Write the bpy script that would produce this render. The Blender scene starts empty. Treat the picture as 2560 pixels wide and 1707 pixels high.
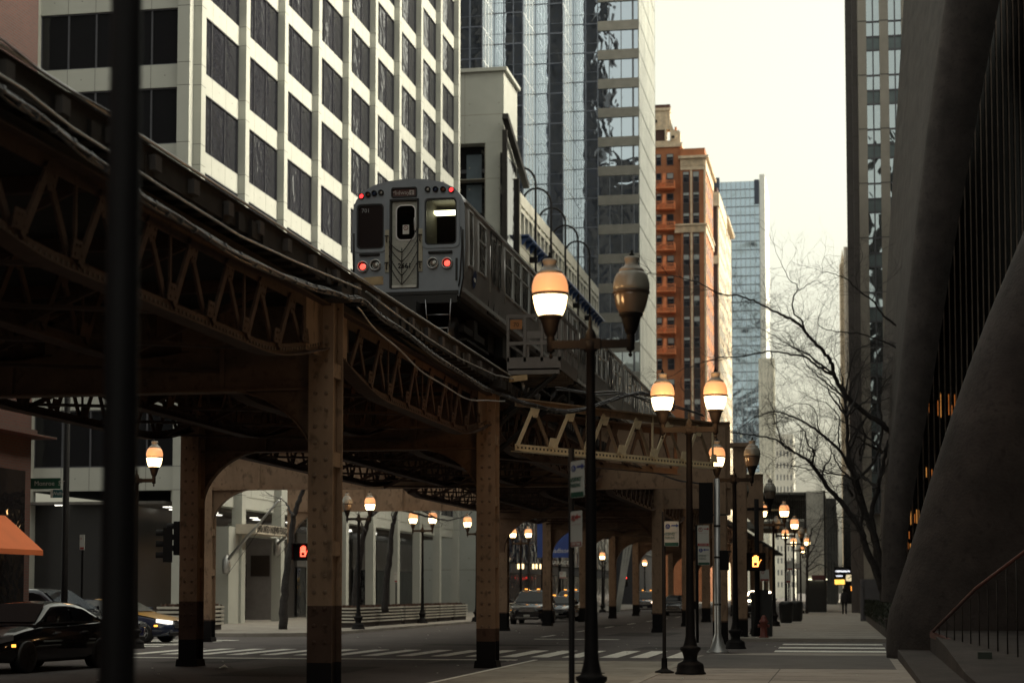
import bpy, bmesh, math, random
from mathutils import Vector, Matrix
R = math.radians
SC = bpy.context.scene
C = SC.collection
random.seed(7)

# ---------------------------------------------------------------- camera
EYE = 1.65
F = 4500.0
YAW = math.atan(830 / 4500)
PITCH = R(3.6)
cd = bpy.data.cameras.new("camera")
cam = bpy.data.objects.new("camera", cd); C.objects.link(cam)
cd.sensor_width = 36; cd.lens = F / 2560 * 36
cd.shift_x = 0; cd.shift_y = 343.5 / 2560
cd.clip_start = .1; cd.clip_end = 6000
cam.location = (0, 0, EYE); cam.rotation_euler = (math.pi / 2 + PITCH, 0, YAW)
cd.dof.use_dof = True; cd.dof.focus_distance = 40; cd.dof.aperture_fstop = 1.5
SC.camera = cam
CM = cam.rotation_euler.to_matrix()

# ---------------------------------------------------------------- sky, sun, exposure
SUN_EL, SUN_AZ = R(32), R(72)         # azimuth clockwise from +Y (north)
w = bpy.data.worlds.new("World"); SC.world = w; w.use_nodes = True
nt = w.node_tree; bgn = nt.nodes["Background"]
sk = nt.nodes.new("ShaderNodeTexSky"); sk.sky_type = 'NISHITA'; sk.sun_disc = False
sk.sun_elevation = SUN_EL; sk.sun_rotation = SUN_AZ; sk.air_density = 1.0; sk.dust_density = 6; sk.ozone_density = .6
hs = nt.nodes.new("ShaderNodeHueSaturation"); hs.inputs['Saturation'].default_value = .25; hs.inputs['Value'].default_value = 1.0
mx = nt.nodes.new("ShaderNodeMix"); mx.data_type = 'RGBA'; mx.blend_type = 'MULTIPLY'; mx.inputs[0].default_value = 1
mx.inputs[7].default_value = (1.0, .97, .78, 1)
nt.links.new(sk.outputs[0], hs.inputs['Color']); nt.links.new(hs.outputs[0], mx.inputs[6]); nt.links.new(mx.outputs[2], bgn.inputs[0])
bgn.inputs[1].default_value = .15
sd = bpy.data.lights.new("sun", 'SUN'); sd.energy = .5; sd.angle = R(12); sd.color = (1, .95, .86)
sun = bpy.data.objects.new("sun", sd); C.objects.link(sun)
sv = Vector((math.sin(SUN_AZ) * math.cos(SUN_EL), math.cos(SUN_AZ) * math.cos(SUN_EL), math.sin(SUN_EL)))
sun.rotation_euler = sv.to_track_quat('Z', 'Y').to_euler(); sun.location = sv * 200
SC.view_settings.view_transform = 'Standard'; SC.view_settings.look = 'None'
SC.view_settings.gamma = 1; SC.view_settings.exposure = 1.2
SC.cycles.max_bounces = 7; SC.cycles.diffuse_bounces = 3; SC.cycles.glossy_bounces = 3
SC.cycles.transmission_bounces = 4; SC.cycles.use_denoising = True
SC.cycles.sample_clamp_indirect = 6

# ---------------------------------------------------------------- photo pixel -> point in the street
def ray(px, py):
    return (CM @ Vector(((px - 1280) / F, (1197 - py) / F, -1))).normalized()
def atY(px, py, Y):
    d = ray(px, py); return Vector((0, 0, EYE)) + d * (Y / d.y)
def atX(px, py, X):
    d = ray(px, py); return Vector((0, 0, EYE)) + d * (X / d.x)
def rat(px):                       # X per metre of Y at eye level
    d = ray(px, 1480); return d.x / d.y
def xat(px, Y): return rat(px) * Y
def yat(px, X): return X / rat(px)
def zat(py, X, Y):                 # height of the point of the vertical line (X, Y) seen at row py
    lo, hi = -30.0, 300.0
    for _ in range(50):
        m = (lo + hi) / 2
        v = CM.transposed() @ (Vector((X, Y, m)) - Vector((0, 0, EYE)))
        if 1197 + v.y / v.z * F > py: lo = m       # v.z negative: y grows downwards
        else: hi = m
    return (lo + hi) / 2
def xyd(px, d):                    # ground point at camera depth d
    r = ray(px, 1480); h = Vector((r.x, r.y)); f = Vector((-math.sin(YAW), math.cos(YAW)))
    return h * (d / h.dot(f))

# ---------------------------------------------------------------- materials
_M = {}
def M(name, col, rough=.6, metal=0, var=.12, scale=1.5, bump=0, bscale=30, spec=.5, coat=0, stretch=None, stain=0):
    if name in _M: return _M[name]
    m = bpy.data.materials.new(name); m.use_nodes = True; t = m.node_tree; N = t.nodes; L = t.links
    b = N["Principled BSDF"]; b.inputs['Roughness'].default_value = rough; b.inputs['Metallic'].default_value = metal
    b.inputs['Specular IOR Level'].default_value = spec; b.inputs['Coat Weight'].default_value = coat
    geo = N.new("ShaderNodeNewGeometry"); mp = N.new("ShaderNodeMapping"); L.new(geo.outputs['Position'], mp.inputs[0])
    if stretch: mp.inputs['Scale'].default_value = stretch
    n = N.new("ShaderNodeTexNoise"); n.inputs['Scale'].default_value = scale; n.inputs['Detail'].default_value = 8; n.inputs['Roughness'].default_value = .62
    L.new(mp.outputs[0], n.inputs['Vector'])
    cr = N.new("ShaderNodeValToRGB"); cr.color_ramp.elements[0].position = .3; cr.color_ramp.elements[1].position = .7
    cr.color_ramp.elements[0].color = tuple(max(0, c * (1 - var)) for c in col) + (1,)
    cr.color_ramp.elements[1].color = tuple(min(1, c * (1 + var)) for c in col) + (1,)
    L.new(n.outputs[0], cr.inputs[0]); out = cr.outputs[0]
    if stain:
        n2 = N.new("ShaderNodeTexNoise"); n2.inputs['Scale'].default_value = scale * 5; n2.inputs['Detail'].default_value = 10
        L.new(mp.outputs[0], n2.inputs['Vector'])
        c2 = N.new("ShaderNodeValToRGB"); c2.color_ramp.elements[0].position = .56; c2.color_ramp.elements[1].position = .7
        c2.color_ramp.elements[0].color = (0, 0, 0, 1); c2.color_ramp.elements[1].color = (stain,) * 3 + (1,)
        L.new(n2.outputs[0], c2.inputs[0])
        mm = N.new("ShaderNodeMix"); mm.data_type = 'RGBA'; mm.inputs[7].default_value = tuple(c * .35 for c in col) + (1,)
        L.new(c2.outputs[0], mm.inputs[0]); L.new(out, mm.inputs[6]); out = mm.outputs[2]
    L.new(out, b.inputs['Base Color'])
    if bump:
        bn = N.new("ShaderNodeTexNoise"); bn.inputs['Scale'].default_value = bscale; bn.inputs['Detail'].default_value = 4
        L.new(mp.outputs[0], bn.inputs['Vector'])
        bp = N.new("ShaderNodeBump"); bp.inputs['Strength'].default_value = bump; bp.inputs['Distance'].default_value = .02
        L.new(bn.outputs[0], bp.inputs['Height']); L.new(bp.outputs[0], b.inputs['Normal'])
    _M[name] = m; return m
def ME(name, col, s, base=(.6, .5, .4)):
    if name in _M: return _M[name]
    m = bpy.data.materials.new(name); m.use_nodes = True; b = m.node_tree.nodes["Principled BSDF"]
    b.inputs['Base Color'].default_value = base + (1,); b.inputs['Roughness'].default_value = .35
    b.inputs['Emission Color'].default_value = col + (1,); b.inputs['Emission Strength'].default_value = s
    _M[name] = m; return m
def MG(name, col, wave=.25, wscale=.35, rough=.03, metal=.0, ior=1.6, var=.3):
    """window glass: dark body, mirror-like skin with the slow warps of large panes"""
    if name in _M: return _M[name]
    m = bpy.data.materials.new(name); m.use_nodes = True; t = m.node_tree; N = t.nodes; L = t.links
    b = N["Principled BSDF"]; b.inputs['Base Color'].default_value = col + (1,); b.inputs['Roughness'].default_value = rough
    b.inputs['Metallic'].default_value = metal; b.inputs['IOR'].default_value = ior
    geo = N.new("ShaderNodeNewGeometry")
    n = N.new("ShaderNodeTexNoise"); n.inputs['Scale'].default_value = wscale; n.inputs['Detail'].default_value = 2.5; n.inputs['Distortion'].default_value = .6
    L.new(geo.outputs['Position'], n.inputs['Vector'])
    bp = N.new("ShaderNodeBump"); bp.inputs['Strength'].default_value = 1; bp.inputs['Distance'].default_value = wave
    L.new(n.outputs[0], bp.inputs['Height']); L.new(bp.outputs[0], b.inputs['Normal'])
    _M[name] = m; return m
def MBR(name, c1, c2, mort, bw=.22, bh=.075, ms=.012, rough=.85):
    m = bpy.data.materials.new(name); m.use_nodes = True; t = m.node_tree; N = t.nodes; L = t.links
    b = N["Principled BSDF"]; b.inputs['Roughness'].default_value = rough
    geo = N.new("ShaderNodeNewGeometry"); sp = N.new("ShaderNodeSeparateXYZ"); cb = N.new("ShaderNodeCombineXYZ"); ad = N.new("ShaderNodeMath")
    L.new(geo.outputs['Position'], sp.inputs[0]); L.new(sp.outputs[0], ad.inputs[0]); L.new(sp.outputs[1], ad.inputs[1])
    L.new(ad.outputs[0], cb.inputs[0]); L.new(sp.outputs[2], cb.inputs[1])
    br = N.new("ShaderNodeTexBrick"); br.inputs['Scale'].default_value = 1; br.inputs['Brick Width'].default_value = bw; br.inputs['Row Height'].default_value = bh
    br.inputs['Mortar Size'].default_value = ms; br.inputs[1].default_value = c1 + (1,); br.inputs[2].default_value = c2 + (1,); br.inputs[3].default_value = mort + (1,)
    L.new(cb.outputs[0], br.inputs[0])
    n = N.new("ShaderNodeTexNoise"); n.inputs['Scale'].default_value = .4; n.inputs['Detail'].default_value = 8
    L.new(geo.outputs['Position'], n.inputs['Vector'])
    mr = N.new("ShaderNodeMapRange"); mr.inputs[3].default_value = .7; mr.inputs[4].default_value = 1.3; L.new(n.outputs[0], mr.inputs[0])
    mm = N.new("ShaderNodeMix"); mm.data_type = 'RGBA'; mm.blend_type = 'MULTIPLY'; mm.inputs[0].default_value = 1
    L.new(br.outputs[0], mm.inputs[6]); L.new(mr.outputs[0], mm.inputs[7]); L.new(mm.outputs[2], b.inputs['Base Color'])
    _M[name] = m; return m

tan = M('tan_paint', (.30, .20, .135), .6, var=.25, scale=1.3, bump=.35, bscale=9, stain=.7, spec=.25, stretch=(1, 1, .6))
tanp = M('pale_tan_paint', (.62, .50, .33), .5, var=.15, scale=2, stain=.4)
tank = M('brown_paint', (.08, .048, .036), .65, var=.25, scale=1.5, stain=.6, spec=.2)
midb = M('mid_brown_paint', (.17, .105, .07), .6, var=.25, scale=1.5, stain=.6, spec=.25)
blk = M('black_paint', (.006, .005, .006), .65, var=.3, spec=.2)
dkst = M('dark_steel', (.025, .022, .021), .6, metal=.2, var=.3, spec=.3)
stl = M('bare_steel', (.42, .42, .44), .35, metal=.9, var=.2)
silver = M('galvanised', (.5, .5, .5), .38, metal=.8, var=.15)
wood = M('old_timber', (.02, .016, .014), .85, var=.4, scale=4)
plank = M('raw_plank', (.45, .33, .19), .8, var=.25, scale=4)
asph = M('asphalt', (.095, .082, .082), .8, var=.3, scale=.45, bump=.5, bscale=50, stain=.4)
concd = M('dark_concrete', (.12, .11, .105), .85, var=.22, scale=.7, bump=.3, bscale=40, stain=.4)
conc = M('pavement_concrete', (.33, .30, .27), .85, var=.2, scale=.6, bump=.3, bscale=40, stain=.45)
paint = M('road_paint', (.85, .84, .78), .7, var=.15, scale=3, stain=.5)
cream = M('cream_stone', (.44, .445, .41), .8, var=.05, scale=.8, bump=.12, bscale=12)
greys = M('grey_stone', (.36, .34, .31), .8, var=.06, scale=.8)
stone = M('joint_dark', (.09, .085, .08), .9, var=.1)
bark = M('bark', (.035, .03, .03), .9, var=.4, scale=6, bump=.4)
glass = MG('window_glass', (.018, .018, .024), .07, .9)
glasst = MG('tower_glass', (.03, .034, .045), .22, .32, ior=1.9)
glassb = MG('mirror_glass', (.42, .48, .52), .10, .30, metal=.85)
glassk = MG('dark_glass', (.012, .012, .014), .03, .8, ior=1.45)
mull = M('mullion_metal', (.10, .10, .115), .4, metal=.5)
white = M('white_enamel', (.72, .72, .68), .5, var=.06)
red_l = ME('red_lamp', (1, .045, .03), 2.0, (.5, .02, .02))
amber = ME('amber_lamp', (1, .36, .05), 1.3, (.5, .2, .05))
warmw = ME('warm_window', (1, .72, .36), 1.2, (.5, .4, .3))
coolw = ME('ceiling_light', (1, .97, .82), 1.6)

# ---------------------------------------------------------------- mesh collector
class MB:
    def __init__(s): s.v = []; s.f = []; s.mi = []; s.c = 0; s.sm = []
    def face(s, pts, smooth=False):
        i = len(s.v); s.v += [tuple(p) for p in pts]; s.f.append(tuple(range(i, i + len(pts)))); s.mi.append(s.c); s.sm.append(smooth)
    def grid(s, rings, close=True, smooth=True, caps=True):
        i = len(s.v); n = len(rings[0])
        for r in rings: s.v += [tuple(p) for p in r]
        for a in range(len(rings) - 1):
            for k in range(n if close else n - 1):
                k2 = (k + 1) % n
                s.f.append((i + a * n + k, i + a * n + k2, i + (a + 1) * n + k2, i + (a + 1) * n + k)); s.mi.append(s.c); s.sm.append(smooth)
        if caps and close:
            s.f.append(tuple(i + k for k in reversed(range(n)))); s.mi.append(s.c); s.sm.append(False)
            s.f.append(tuple(i + (len(rings) - 1) * n + k for k in range(n))); s.mi.append(s.c); s.sm.append(False)
    def box(s, x0, x1, y0, y1, z0, z1):
        if x0 > x1: x0, x1 = x1, x0
        if y0 > y1: y0, y1 = y1, y0
        if z0 > z1: z0, z1 = z1, z0
        i = len(s.v)
        s.v += [(x0, y0, z0), (x1, y0, z0), (x1, y1, z0), (x0, y1, z0), (x0, y0, z1), (x1, y0, z1), (x1, y1, z1), (x0, y1, z1)]
        for f in ((0, 3, 2, 1), (4, 5, 6, 7), (0, 1, 5, 4), (1, 2, 6, 5), (2, 3, 7, 6), (3, 0, 4, 7)):
            s.f.append(tuple(i + k for k in f)); s.mi.append(s.c); s.sm.append(False)
        return s
    def bar(s, p, q, w, h, up=(0, 0, 1)):
        p = Vector(p); q = Vector(q); d = (q - p).normalized(); u = Vector(up)
        a = d.cross(u)
        if a.length < 1e-4: a = d.cross(Vector((1, 0, 0)))
        a.normalize(); b = a.cross(d).normalized(); a = a * w / 2; b = b * h / 2
        s.grid([[p - a - b, p + a - b, p + a + b, p - a + b], [q - a - b, q + a - b, q + a + b, q - a + b]], smooth=False)
        return s
    def tube(s, pts, r, n=8, smooth=True):
        pts = [Vector(p) for p in pts]; rr = r if isinstance(r, (list, tuple)) else [r] * len(pts); rings = []; u = None
        for k, p in enumerate(pts):
            d = (pts[min(k + 1, len(pts) - 1)] - pts[max(k - 1, 0)])
            if d.length < 1e-7: d = Vector((0, 0, 1))
            d.normalize()
            if u is None:
                u = d.orthogonal().normalized()
            else:
                u = (u - d * u.dot(d)); u = u.normalized() if u.length > 1e-5 else d.orthogonal().normalized()
            v = d.cross(u)
            rings.append([p + (u * math.cos(t) + v * math.sin(t)) * rr[k] for t in [2 * math.pi * j / n for j in range(n)]])
        s.grid(rings, smooth=smooth); return s
    def lathe(s, prof, o=(0, 0, 0), n=16, smooth=True):
        o = Vector(o)
        s.grid([[o + Vector((r * math.cos(t), r * math.sin(t), z)) for t in [2 * math.pi * j / n for j in range(n)]] for r, z in prof], smooth=smooth)
        return s
    def prism(s, pts, axis, a, b):
        """polygon pts in the plane normal to axis, extruded from a to b"""
        def P(p, t):
            return (t, p[0], p[1]) if axis == 'x' else (p[0], t, p[1]) if axis == 'y' else (p[0], p[1], t)
        s.grid([[P(p, a) for p in pts], [P(p, b) for p in pts]], smooth=False); return s
    def plate(s, outer, holes, axis, a, b):
        """thick plate with holes"""
        bm = bmesh.new(); ed = []
        for loop in [outer] + holes:
            vs = [bm.verts.new((p[0], p[1], 0)) for p in loop]
            ed += [bm.edges.new((vs[k], vs[(k + 1) % len(vs)])) for k in range(len(vs))]
        bmesh.ops.triangle_fill(bm, use_beauty=True, use_dissolve=False, edges=ed)
        def P(p, t):
            return (t, p[0], p[1]) if axis == 'x' else (p[0], t, p[1]) if axis == 'y' else (p[0], p[1], t)
        for f in bm.faces:
            c = [(v.co.x, v.co.y) for v in f.verts]
            s.face([P(p, a) for p in c]); s.face([P(p, b) for p in reversed(c)])
        bm.free()
        for loop in [outer] + holes:
            for k in range(len(loop)):
                p, q = loop[k], loop[(k + 1) % len(loop)]
                s.face([P(p, a), P(q, a), P(q, b), P(p, b)])
        return s
    def mesh(s, name, mats):
        me = bpy.data.meshes.new(name); me.from_pydata(s.v, [], s.f)
        for m in (mats if isinstance(mats, (list, tuple)) else [mats]): me.materials.append(m)
        me.polygons.foreach_set('material_index', s.mi); me.polygons.foreach_set('use_smooth', s.sm)
        bm = bmesh.new(); bm.from_mesh(me); bmesh.ops.recalc_face_normals(bm, faces=bm.faces); bm.to_mesh(me); bm.free()
        me.update(); return me

def ob(name, mb, mats, parent=None, loc=None, rot=None, label=None, kind=None):
    me = mb if isinstance(mb, bpy.types.Mesh) else mb.mesh(name, mats)
    o = bpy.data.objects.new(name, me); C.objects.link(o)
    if parent: o.parent = parent
    if loc is not None: o.location = loc
    if rot is not None: o.rotation_euler = rot
    if label: o['label'] = label
    if kind: o['kind'] = kind
    return o
def thing(name, label, cat, loc=(0, 0, 0), rz=0, group=None):
    o = bpy.data.objects.new(name, None); C.objects.link(o); o.location = loc; o.rotation_euler = (0, 0, rz)
    o['label'] = label; o['category'] = cat; o.empty_display_size = .2
    if group: o['group'] = group
    return o
def tag(o, label, cat, group=None, kind=None):
    o['label'] = label; o['category'] = cat
    if group: o['group'] = group
    if kind: o['kind'] = kind
    return o
def struct(name, mb, mats): o = ob(name, mb, mats); o['kind'] = 'structure'; return o
def kids(o): return [c for c in bpy.data.objects if c.parent == o]
def copy_tree(o, loc, rz=0, label=None, parent=None):
    chd = {}
    for c in C.objects:
        if c.parent: chd.setdefault(c.parent.name, []).append(c)
    def rec(s, par):
        c = s.copy(); C.objects.link(c); c.parent = par
        for k in chd.get(s.name, []): rec(k, c)
        return c
    r = rec(o, parent); r.location = loc; r.rotation_euler = (0, 0, rz)
    if label: r['label'] = label
    return r
def text_mesh(txt, size, mat, ext=.002, bold=0, squash=1):
    cu = bpy.data.curves.new("lettering", 'FONT'); cu.body = txt; cu.size = size; cu.extrude = ext; cu.offset = bold
    cu.align_x = 'CENTER'; cu.align_y = 'CENTER'; cu.resolution_u = 2
    t = bpy.data.objects.new("lettering", cu); C.objects.link(t)
    bpy.context.view_layer.update()
    me = bpy.data.meshes.new_from_object(t.evaluated_get(bpy.context.evaluated_depsgraph_get()))
    bpy.data.objects.remove(t); bpy.data.curves.remove(cu)
    for v in me.vertices: v.co.x *= squash
    me.materials.clear(); me.materials.append(mat)
    for p in me.polygons: p.material_index = 0
    return me
def lettering(txt, size, mat, loc, parent, rz=0, name='lettering', bold=0, squash=1):
    me = text_mesh(txt, size, mat, bold=bold, squash=squash)
    return ob(name, me, None, parent, loc, (math.pi / 2, 0, rz))
def rrect(x0, x1, z0, z1, r, n=4):
    P = []
    for cx, cz, a in ((x1 - r, z1 - r, 0), (x0 + r, z1 - r, 90), (x0 + r, z0 + r, 180), (x1 - r, z0 + r, 270)):
        for k in range(n + 1):
            t = R(a + 90 * k / n); P.append((cx + r * math.cos(t), cz + r * math.sin(t)))
    return P
def circ(cx, cz, r, n=16): return [(cx + r * math.cos(2 * math.pi * k / n), cz + r * math.sin(2 * math.pi * k / n)) for k in range(n)]
# ================================================================ the ground
XK, XLK = -3.6, -19.6                     # right kerb, left kerb
YM0, YM1 = 46.5, 61.0                     # cross street
g = MB(); g.box(-1500, 1500, -400, 2500, -.6, -.02); struct('ground', g, asph)
g = MB(); g.face([(XLK, -40, 0), (XK, -40, 0), (XK, 900, 0), (XLK, 900, 0)]); struct('road', g, asph)
g = MB(); g.face([(-160, YM0, .004), (60, YM0, .004), (60, YM1, .004), (-160, YM1, .004)]); struct('cross_street', g, asph)
def walk(name, x0, x1, y0, y1, corner=None, mats=None, r=3.0):
    g = MB(); P = [(x0, y0), (x1, y0), (x1, y1), (x0, y1)]
    if corner:
        k = corner; cx, cy = P[k]; sx = 1 if cx == x0 else -1; sy = 1 if cy == y0 else -1
        arc = [(cx + sx * r * (1 - math.cos(t)), cy + sy * r * (1 - math.sin(t))) for t in [math.pi / 2 * j / 8 for j in range(9)]]
        if k == 3: arc = arc
        if k in (1, 3): arc = arc[::-1]
        P = P[:k] + arc + P[k + 1:]
    g.prism(P, 'z', -.02, .12); struct(name, g, mats or conc)
    return P
walk('pavement_near', XK, 14, -20, YM0, corner=3)
walk('pavement_far', XK, 14, YM1, 420)
walk('pavement_left_far', -34, XLK, YM1 + 4, 420, corner=1)
walk('pavement_left_near', -60, XLK, 10, YM0 - 3, corner=2)
walk('pavement_cross_street', -120, -34, YM1 + 4, YM1 + 12)
# kerb stones, patches and joints on the pavement
g = MB(); g.box(XK - .01, XK + .16, -10, YM0 - 3, .1, .128); g.box(XK - .01, XK + .16, YM1 + 1, 300, .1, .128)
g.box(XK + .4, 1.2, YM1 + .05, YM1 + .5, .1, .126); struct('kerb', g, M('kerb_stone', (.36, .34, .3), .8, var=.15))
g = MB(); g.box(XK + .2, 1.0, 36.8, 44.6, .1, .124); struct('pavement_patch', g, concd)
g = MB(); g.box(-7.4, XK - .02, -10, 43.2, -.01, .006); struct('parking_lane', g, M('lane_concrete', (.33, .30, .255), .85, var=.3, scale=.5, bump=.4, bscale=40, stain=.5))
g = MB()
for y in [14 + 1.5 * k for k in range(15)]: g.box(XK + .2, 1.0, y, y + .02, .119, .1215)
for y in [63 + 3 * k for k in range(50)]: g.box(XK + .2, 3, y, y + .04, .119, .1215)
g.box(-1.3, -1.28, -5, 36.7, .119, .1222)
struct('pavement_joints', g, stone)
# painted markings
g = MB()
for y0, y1 in ((47.4, 48.9), (50.6, 51.9), (53.9, 55.1), (57.6, 58.6)): g.box(-1.95, 1.15, y0, y1, .004, .010)
for px, w_ in ((1251, .42), (1328, .45), (1406, .45), (1500, .45), (1575, .45), (1663, .45)):
    x = xat(px, 45.5); g.box(x, x + w_, 45.4, 50.6, .004, .010)
x = xat(1251, 45.5)
while x > -18.5:
    x -= .93; g.box(x, x + .42, 45.4 + (x * -.02), 50.6, .004, .010)
for k in range(7):
    y = 48.6 + 1.75 * k; g.box(-23.9, -20.6, y, y + .62, .004, .010)
g.box(-7.5, -7.4, 6, 43.6, .002, .011)
g.box(-18.7, -7.9, 43.2, 43.6, .002, .011); g.box(-10.8, -7.8, 62.8, 63.2, .002, .011)
for k in range(8): g.box(-11.1, -10.98, 66 + 9 * k, 69 + 9 * k, .002, .010)
struct('road_markings', g, paint)
g = MB(); g.box(-6.2, -5.9, 41.5, 42.0, .004, .012); g.lathe([(.38, .006), (.38, .013)], (-5.2, 36.6, 0), 20); g.lathe([(.34, .006), (.34, .013)], (-9.3, 53, 0), 20)
struct('manhole_covers', g, dkst)
g = MB(); rp = random.Random(12)
for x, y, a, b_ in ((-12.5, 34, 2.4, 5), (-9.5, 41, 1.6, 2.2), (-16, 40, 1.8, 4), (-13, 55, 5, 1.2), (-6, 52, 2.2, 3), (-9, 68, 2.4, 6), (-12.6, 84, 1.7, 8)):
    g.face([(x + rp.uniform(-.1, .1), y, .0065), (x + a, y + rp.uniform(-.1, .1), .0065), (x + a + rp.uniform(-.1, .1), y + b_, .0065), (x, y + b_ + rp.uniform(-.1, .1), .0065)])
struct('road_patches', g, M('asphalt_patch', (.045, .04, .04), .85, var=.25, scale=2, bump=.4, bscale=50))
g = MB()
for k in range(16):
    x, y = rp.uniform(-17, -4), rp.uniform(28, 60); a = rp.uniform(0, 6.28)
    for j in range(9):
        a += rp.uniform(-.6, .6); l_ = rp.uniform(.3, .7); x2, y2 = x + l_ * math.cos(a), y + l_ * math.sin(a) * 1.6; g.face([(x, y - .018, .0085), (x2, y2 - .012, .0085), (x2, y2 + .012, .0085), (x, y + .018, .0085)]); x, y = x2, y2
for k in range(9):
    x, y = rp.uniform(-3.2, .8), rp.uniform(20, 36); a = rp.uniform(0, 6.28)
    for j in range(5):
        a += rp.uniform(-.6, .6); l_ = rp.uniform(.1, .35); x2, y2 = x + l_ * math.cos(a), y + l_ * math.sin(a) * 1.6; g.face([(x, y - .008, .1235), (x2, y2 - .006, .1235), (x2, y2 + .006, .1235), (x, y + .008, .1235)]); x, y = x2, y2
struct('road_cracks', g, M('crack_dark', (.02, .018, .018), .95))
g = MB()
rr = random.Random(3)
for k in range(60):
    x, y = rr.uniform(-18, -4), rr.uniform(30, 90); s = rr.uniform(.015, .05); g.box(x, x + s, y, y + s, .006, .006 + s * .4)
for k in range(25):
    x, y = rr.uniform(-3.4, .8), rr.uniform(25, 130); s = rr.uniform(.015, .04); g.box(x, x + s, y, y + s, .125, .125 + s * .4)
tag(ob('litter', g, white), 'small scraps of pale litter and leaves scattered over road and pavement', 'litter', kind='stuff')
g = MB(); p = atY(560, 1651, 37.5)
g.face([(p.x - .1, 37.4, .01), (p.x + .08, 37.3, .05), (p.x + .12, 37.5, .012), (p.x - .02, 37.6, .09)]); g.face([(p.x + .05, 37.4, .01), (p.x + .2, 37.45, .04), (p.x + .15, 37.6, .02)])
tag(ob('paper_scrap', g, white), 'crumpled white paper lying on the road beside the left column', 'litter')

# ================================================================ cream stone building at the left, grid of dark windows
BX, BY = -30.0, None
BY = yat(476, BX)                        # near end of first bay
BAY = (yat(983, BX) - BY) / 6.0
NB = 9; FH = 3.81; S0 = 7.5              # sill of the first upper floor
lb = thing('office_building', 'cream stone office building with a grid of dark windows behind the train', 'building', (BX, BY, 0))
PW = .6                                # pilaster width along Y
ZT = S0 + FH * 11
cst = MB(); dj = MB()
# +X front: pilasters, spandrels; local coords, x=0 facade plane
g = MB()
for k in range(NB + 1):
    y = k * BAY
    g.box(-.9, .38, y - PW / 2 + .0, y + PW / 2, S0 - 1.6, ZT); g.box(-.15, .379, y - PW / 2 + .001, y + PW / 2 - .001, 0, S0 - 1.6)
ob('pilasters', g, cream, lb)
g = MB()
for f in range(12):
    z = S0 + FH * f - .98
    for k in range(NB): g.box(-.9, .0, k * BAY + PW / 2, (k + 1) * BAY - PW / 2, z, z + .98 - (0 if f else 0))
for k in range(NB): g.box(-.85, -.03, k * BAY + PW / 2, (k + 1) * BAY - PW / 2, S0 - 1.6, S0 - .98)
ob('spandrels', g, cream, lb)
g = MB()                                 # joints of the stone slabs
for f in range(12):
    for dz in (-.98, 0):
        z = S0 + FH * f + dz
        for k in range(NB + 1):
            y = k * BAY
            g.box(-.1, .383, y - PW / 2 - .003, y + PW / 2 + .003, z - .012, z + .012)
    for k in range(NB):
        for j in (1, 2):
            y = k * BAY + PW / 2 + (BAY - PW) * j / 3; g.box(-.1, .003, y - .008, y + .008, S0 + FH * f - .98, S0 + FH * f)
        for j in range(3):
            y = k * BAY + PW / 2 + (BAY - PW) * (j + .5) / 3; g.box(-.1, .003, y - .025, y + .025, S0 + FH * f - .42, S0 + FH * f - .37)
ob('slab_joints', g, stone, lb)
def win_mesh(wd, ht, nm, gm=glass, dep=.0, split=None, axis='y'):
    """window set into a wall: glass with its bars (one pane group); origin at sill centre, facing +X"""
    a = MB(); a.c = 0; a.face([(dep, -wd / 2, 0), (dep, wd / 2, 0), (dep, wd / 2, ht), (dep, -wd / 2, ht)])
    a.c = 1; t = .05
    a.box(dep - .03, dep + .07, -wd / 2, wd / 2, 0, t); a.box(dep - .03, dep + .07, -wd / 2, wd / 2, ht - t, ht)
    a.box(dep - .03, dep + .07, -wd / 2, -wd / 2 + t, t, ht - t); a.box(dep - .03, dep + .07, wd / 2 - t, wd / 2, t, ht - t)
    for k in range(1, nm): y = -wd / 2 + wd * k / nm; a.box(dep - .03, dep + .05, y - .025, y + .025, t, ht - t)
    if split: a.box(dep - .03, dep + .055, -wd / 2 + t, wd / 2 - t, ht * split - .03, ht * split + .03)
    return a.mesh('window', [gm, mull])
wm = win_mesh(BAY - PW, FH - .98, 3)
for f in range(11):
    for k in range(NB):
        ob('window', wm, None, lb, (-.08, (k + .5) * BAY, S0 + FH * f))
# south face (towards the camera)
XS = xat(92, BY) - BX                    # left end, local
g = MB()
g.box(-.62, -.02, -.85, -PW / 2 - .02, 0, ZT)
ob('corner_pier', g, cream, lb)
g = MB()
for f in range(12):
    z = S0 + FH * f - 1.1; g.box(XS, -.63, -.6, -.3, z, z + 1.1)
g.box(XS - .4, XS + .0, -1.3, -.3, 0, ZT)
g.box(XS - .9, XS - .42, -1.1, -.3, 0, ZT)
ob('south_bands', g, cream, lb)
g = MB()
for f in range(12):
    z = S0 + FH * f - 1.1
    for j in range(1, 5): x = XS + (-.63 - XS) * j / 5; g.box(x - .01, x + .01, -.603, -.5, z, z + 1.1)
    for j in range(5): x = XS + (-.63 - XS) * (j + .5) / 5; g.box(x - .02, x + .02, -.603, -.5, z + .55, z + .6)
    for dz in (0, 1.1): g.box(-.623, -.017, -.853, -.7, z + dz - .012, z + dz + .012); g.box(XS - .403, XS + .003, -1.303, -1.2, z + dz - .012, z + dz + .012)
ob('south_joints', g, stone, lb)
a = MB(); wd, ht = -.63 - XS, FH - 1.1
a.face([(-wd / 2, 0, 0), (wd / 2, 0, 0), (wd / 2, 0, ht), (-wd / 2, 0, ht)]); a.c = 1
for j in range(0, 6): x = -wd / 2 + wd * j / 5; a.box(x - .04, x + .04, -.06, .02, 0, ht)
a.box(-wd / 2, wd / 2, -.07, .02, 0, .06); a.box(-wd / 2, wd / 2, -.07, .02, ht - .06, ht)
wms = a.mesh('window', [glassk, mull])
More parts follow.
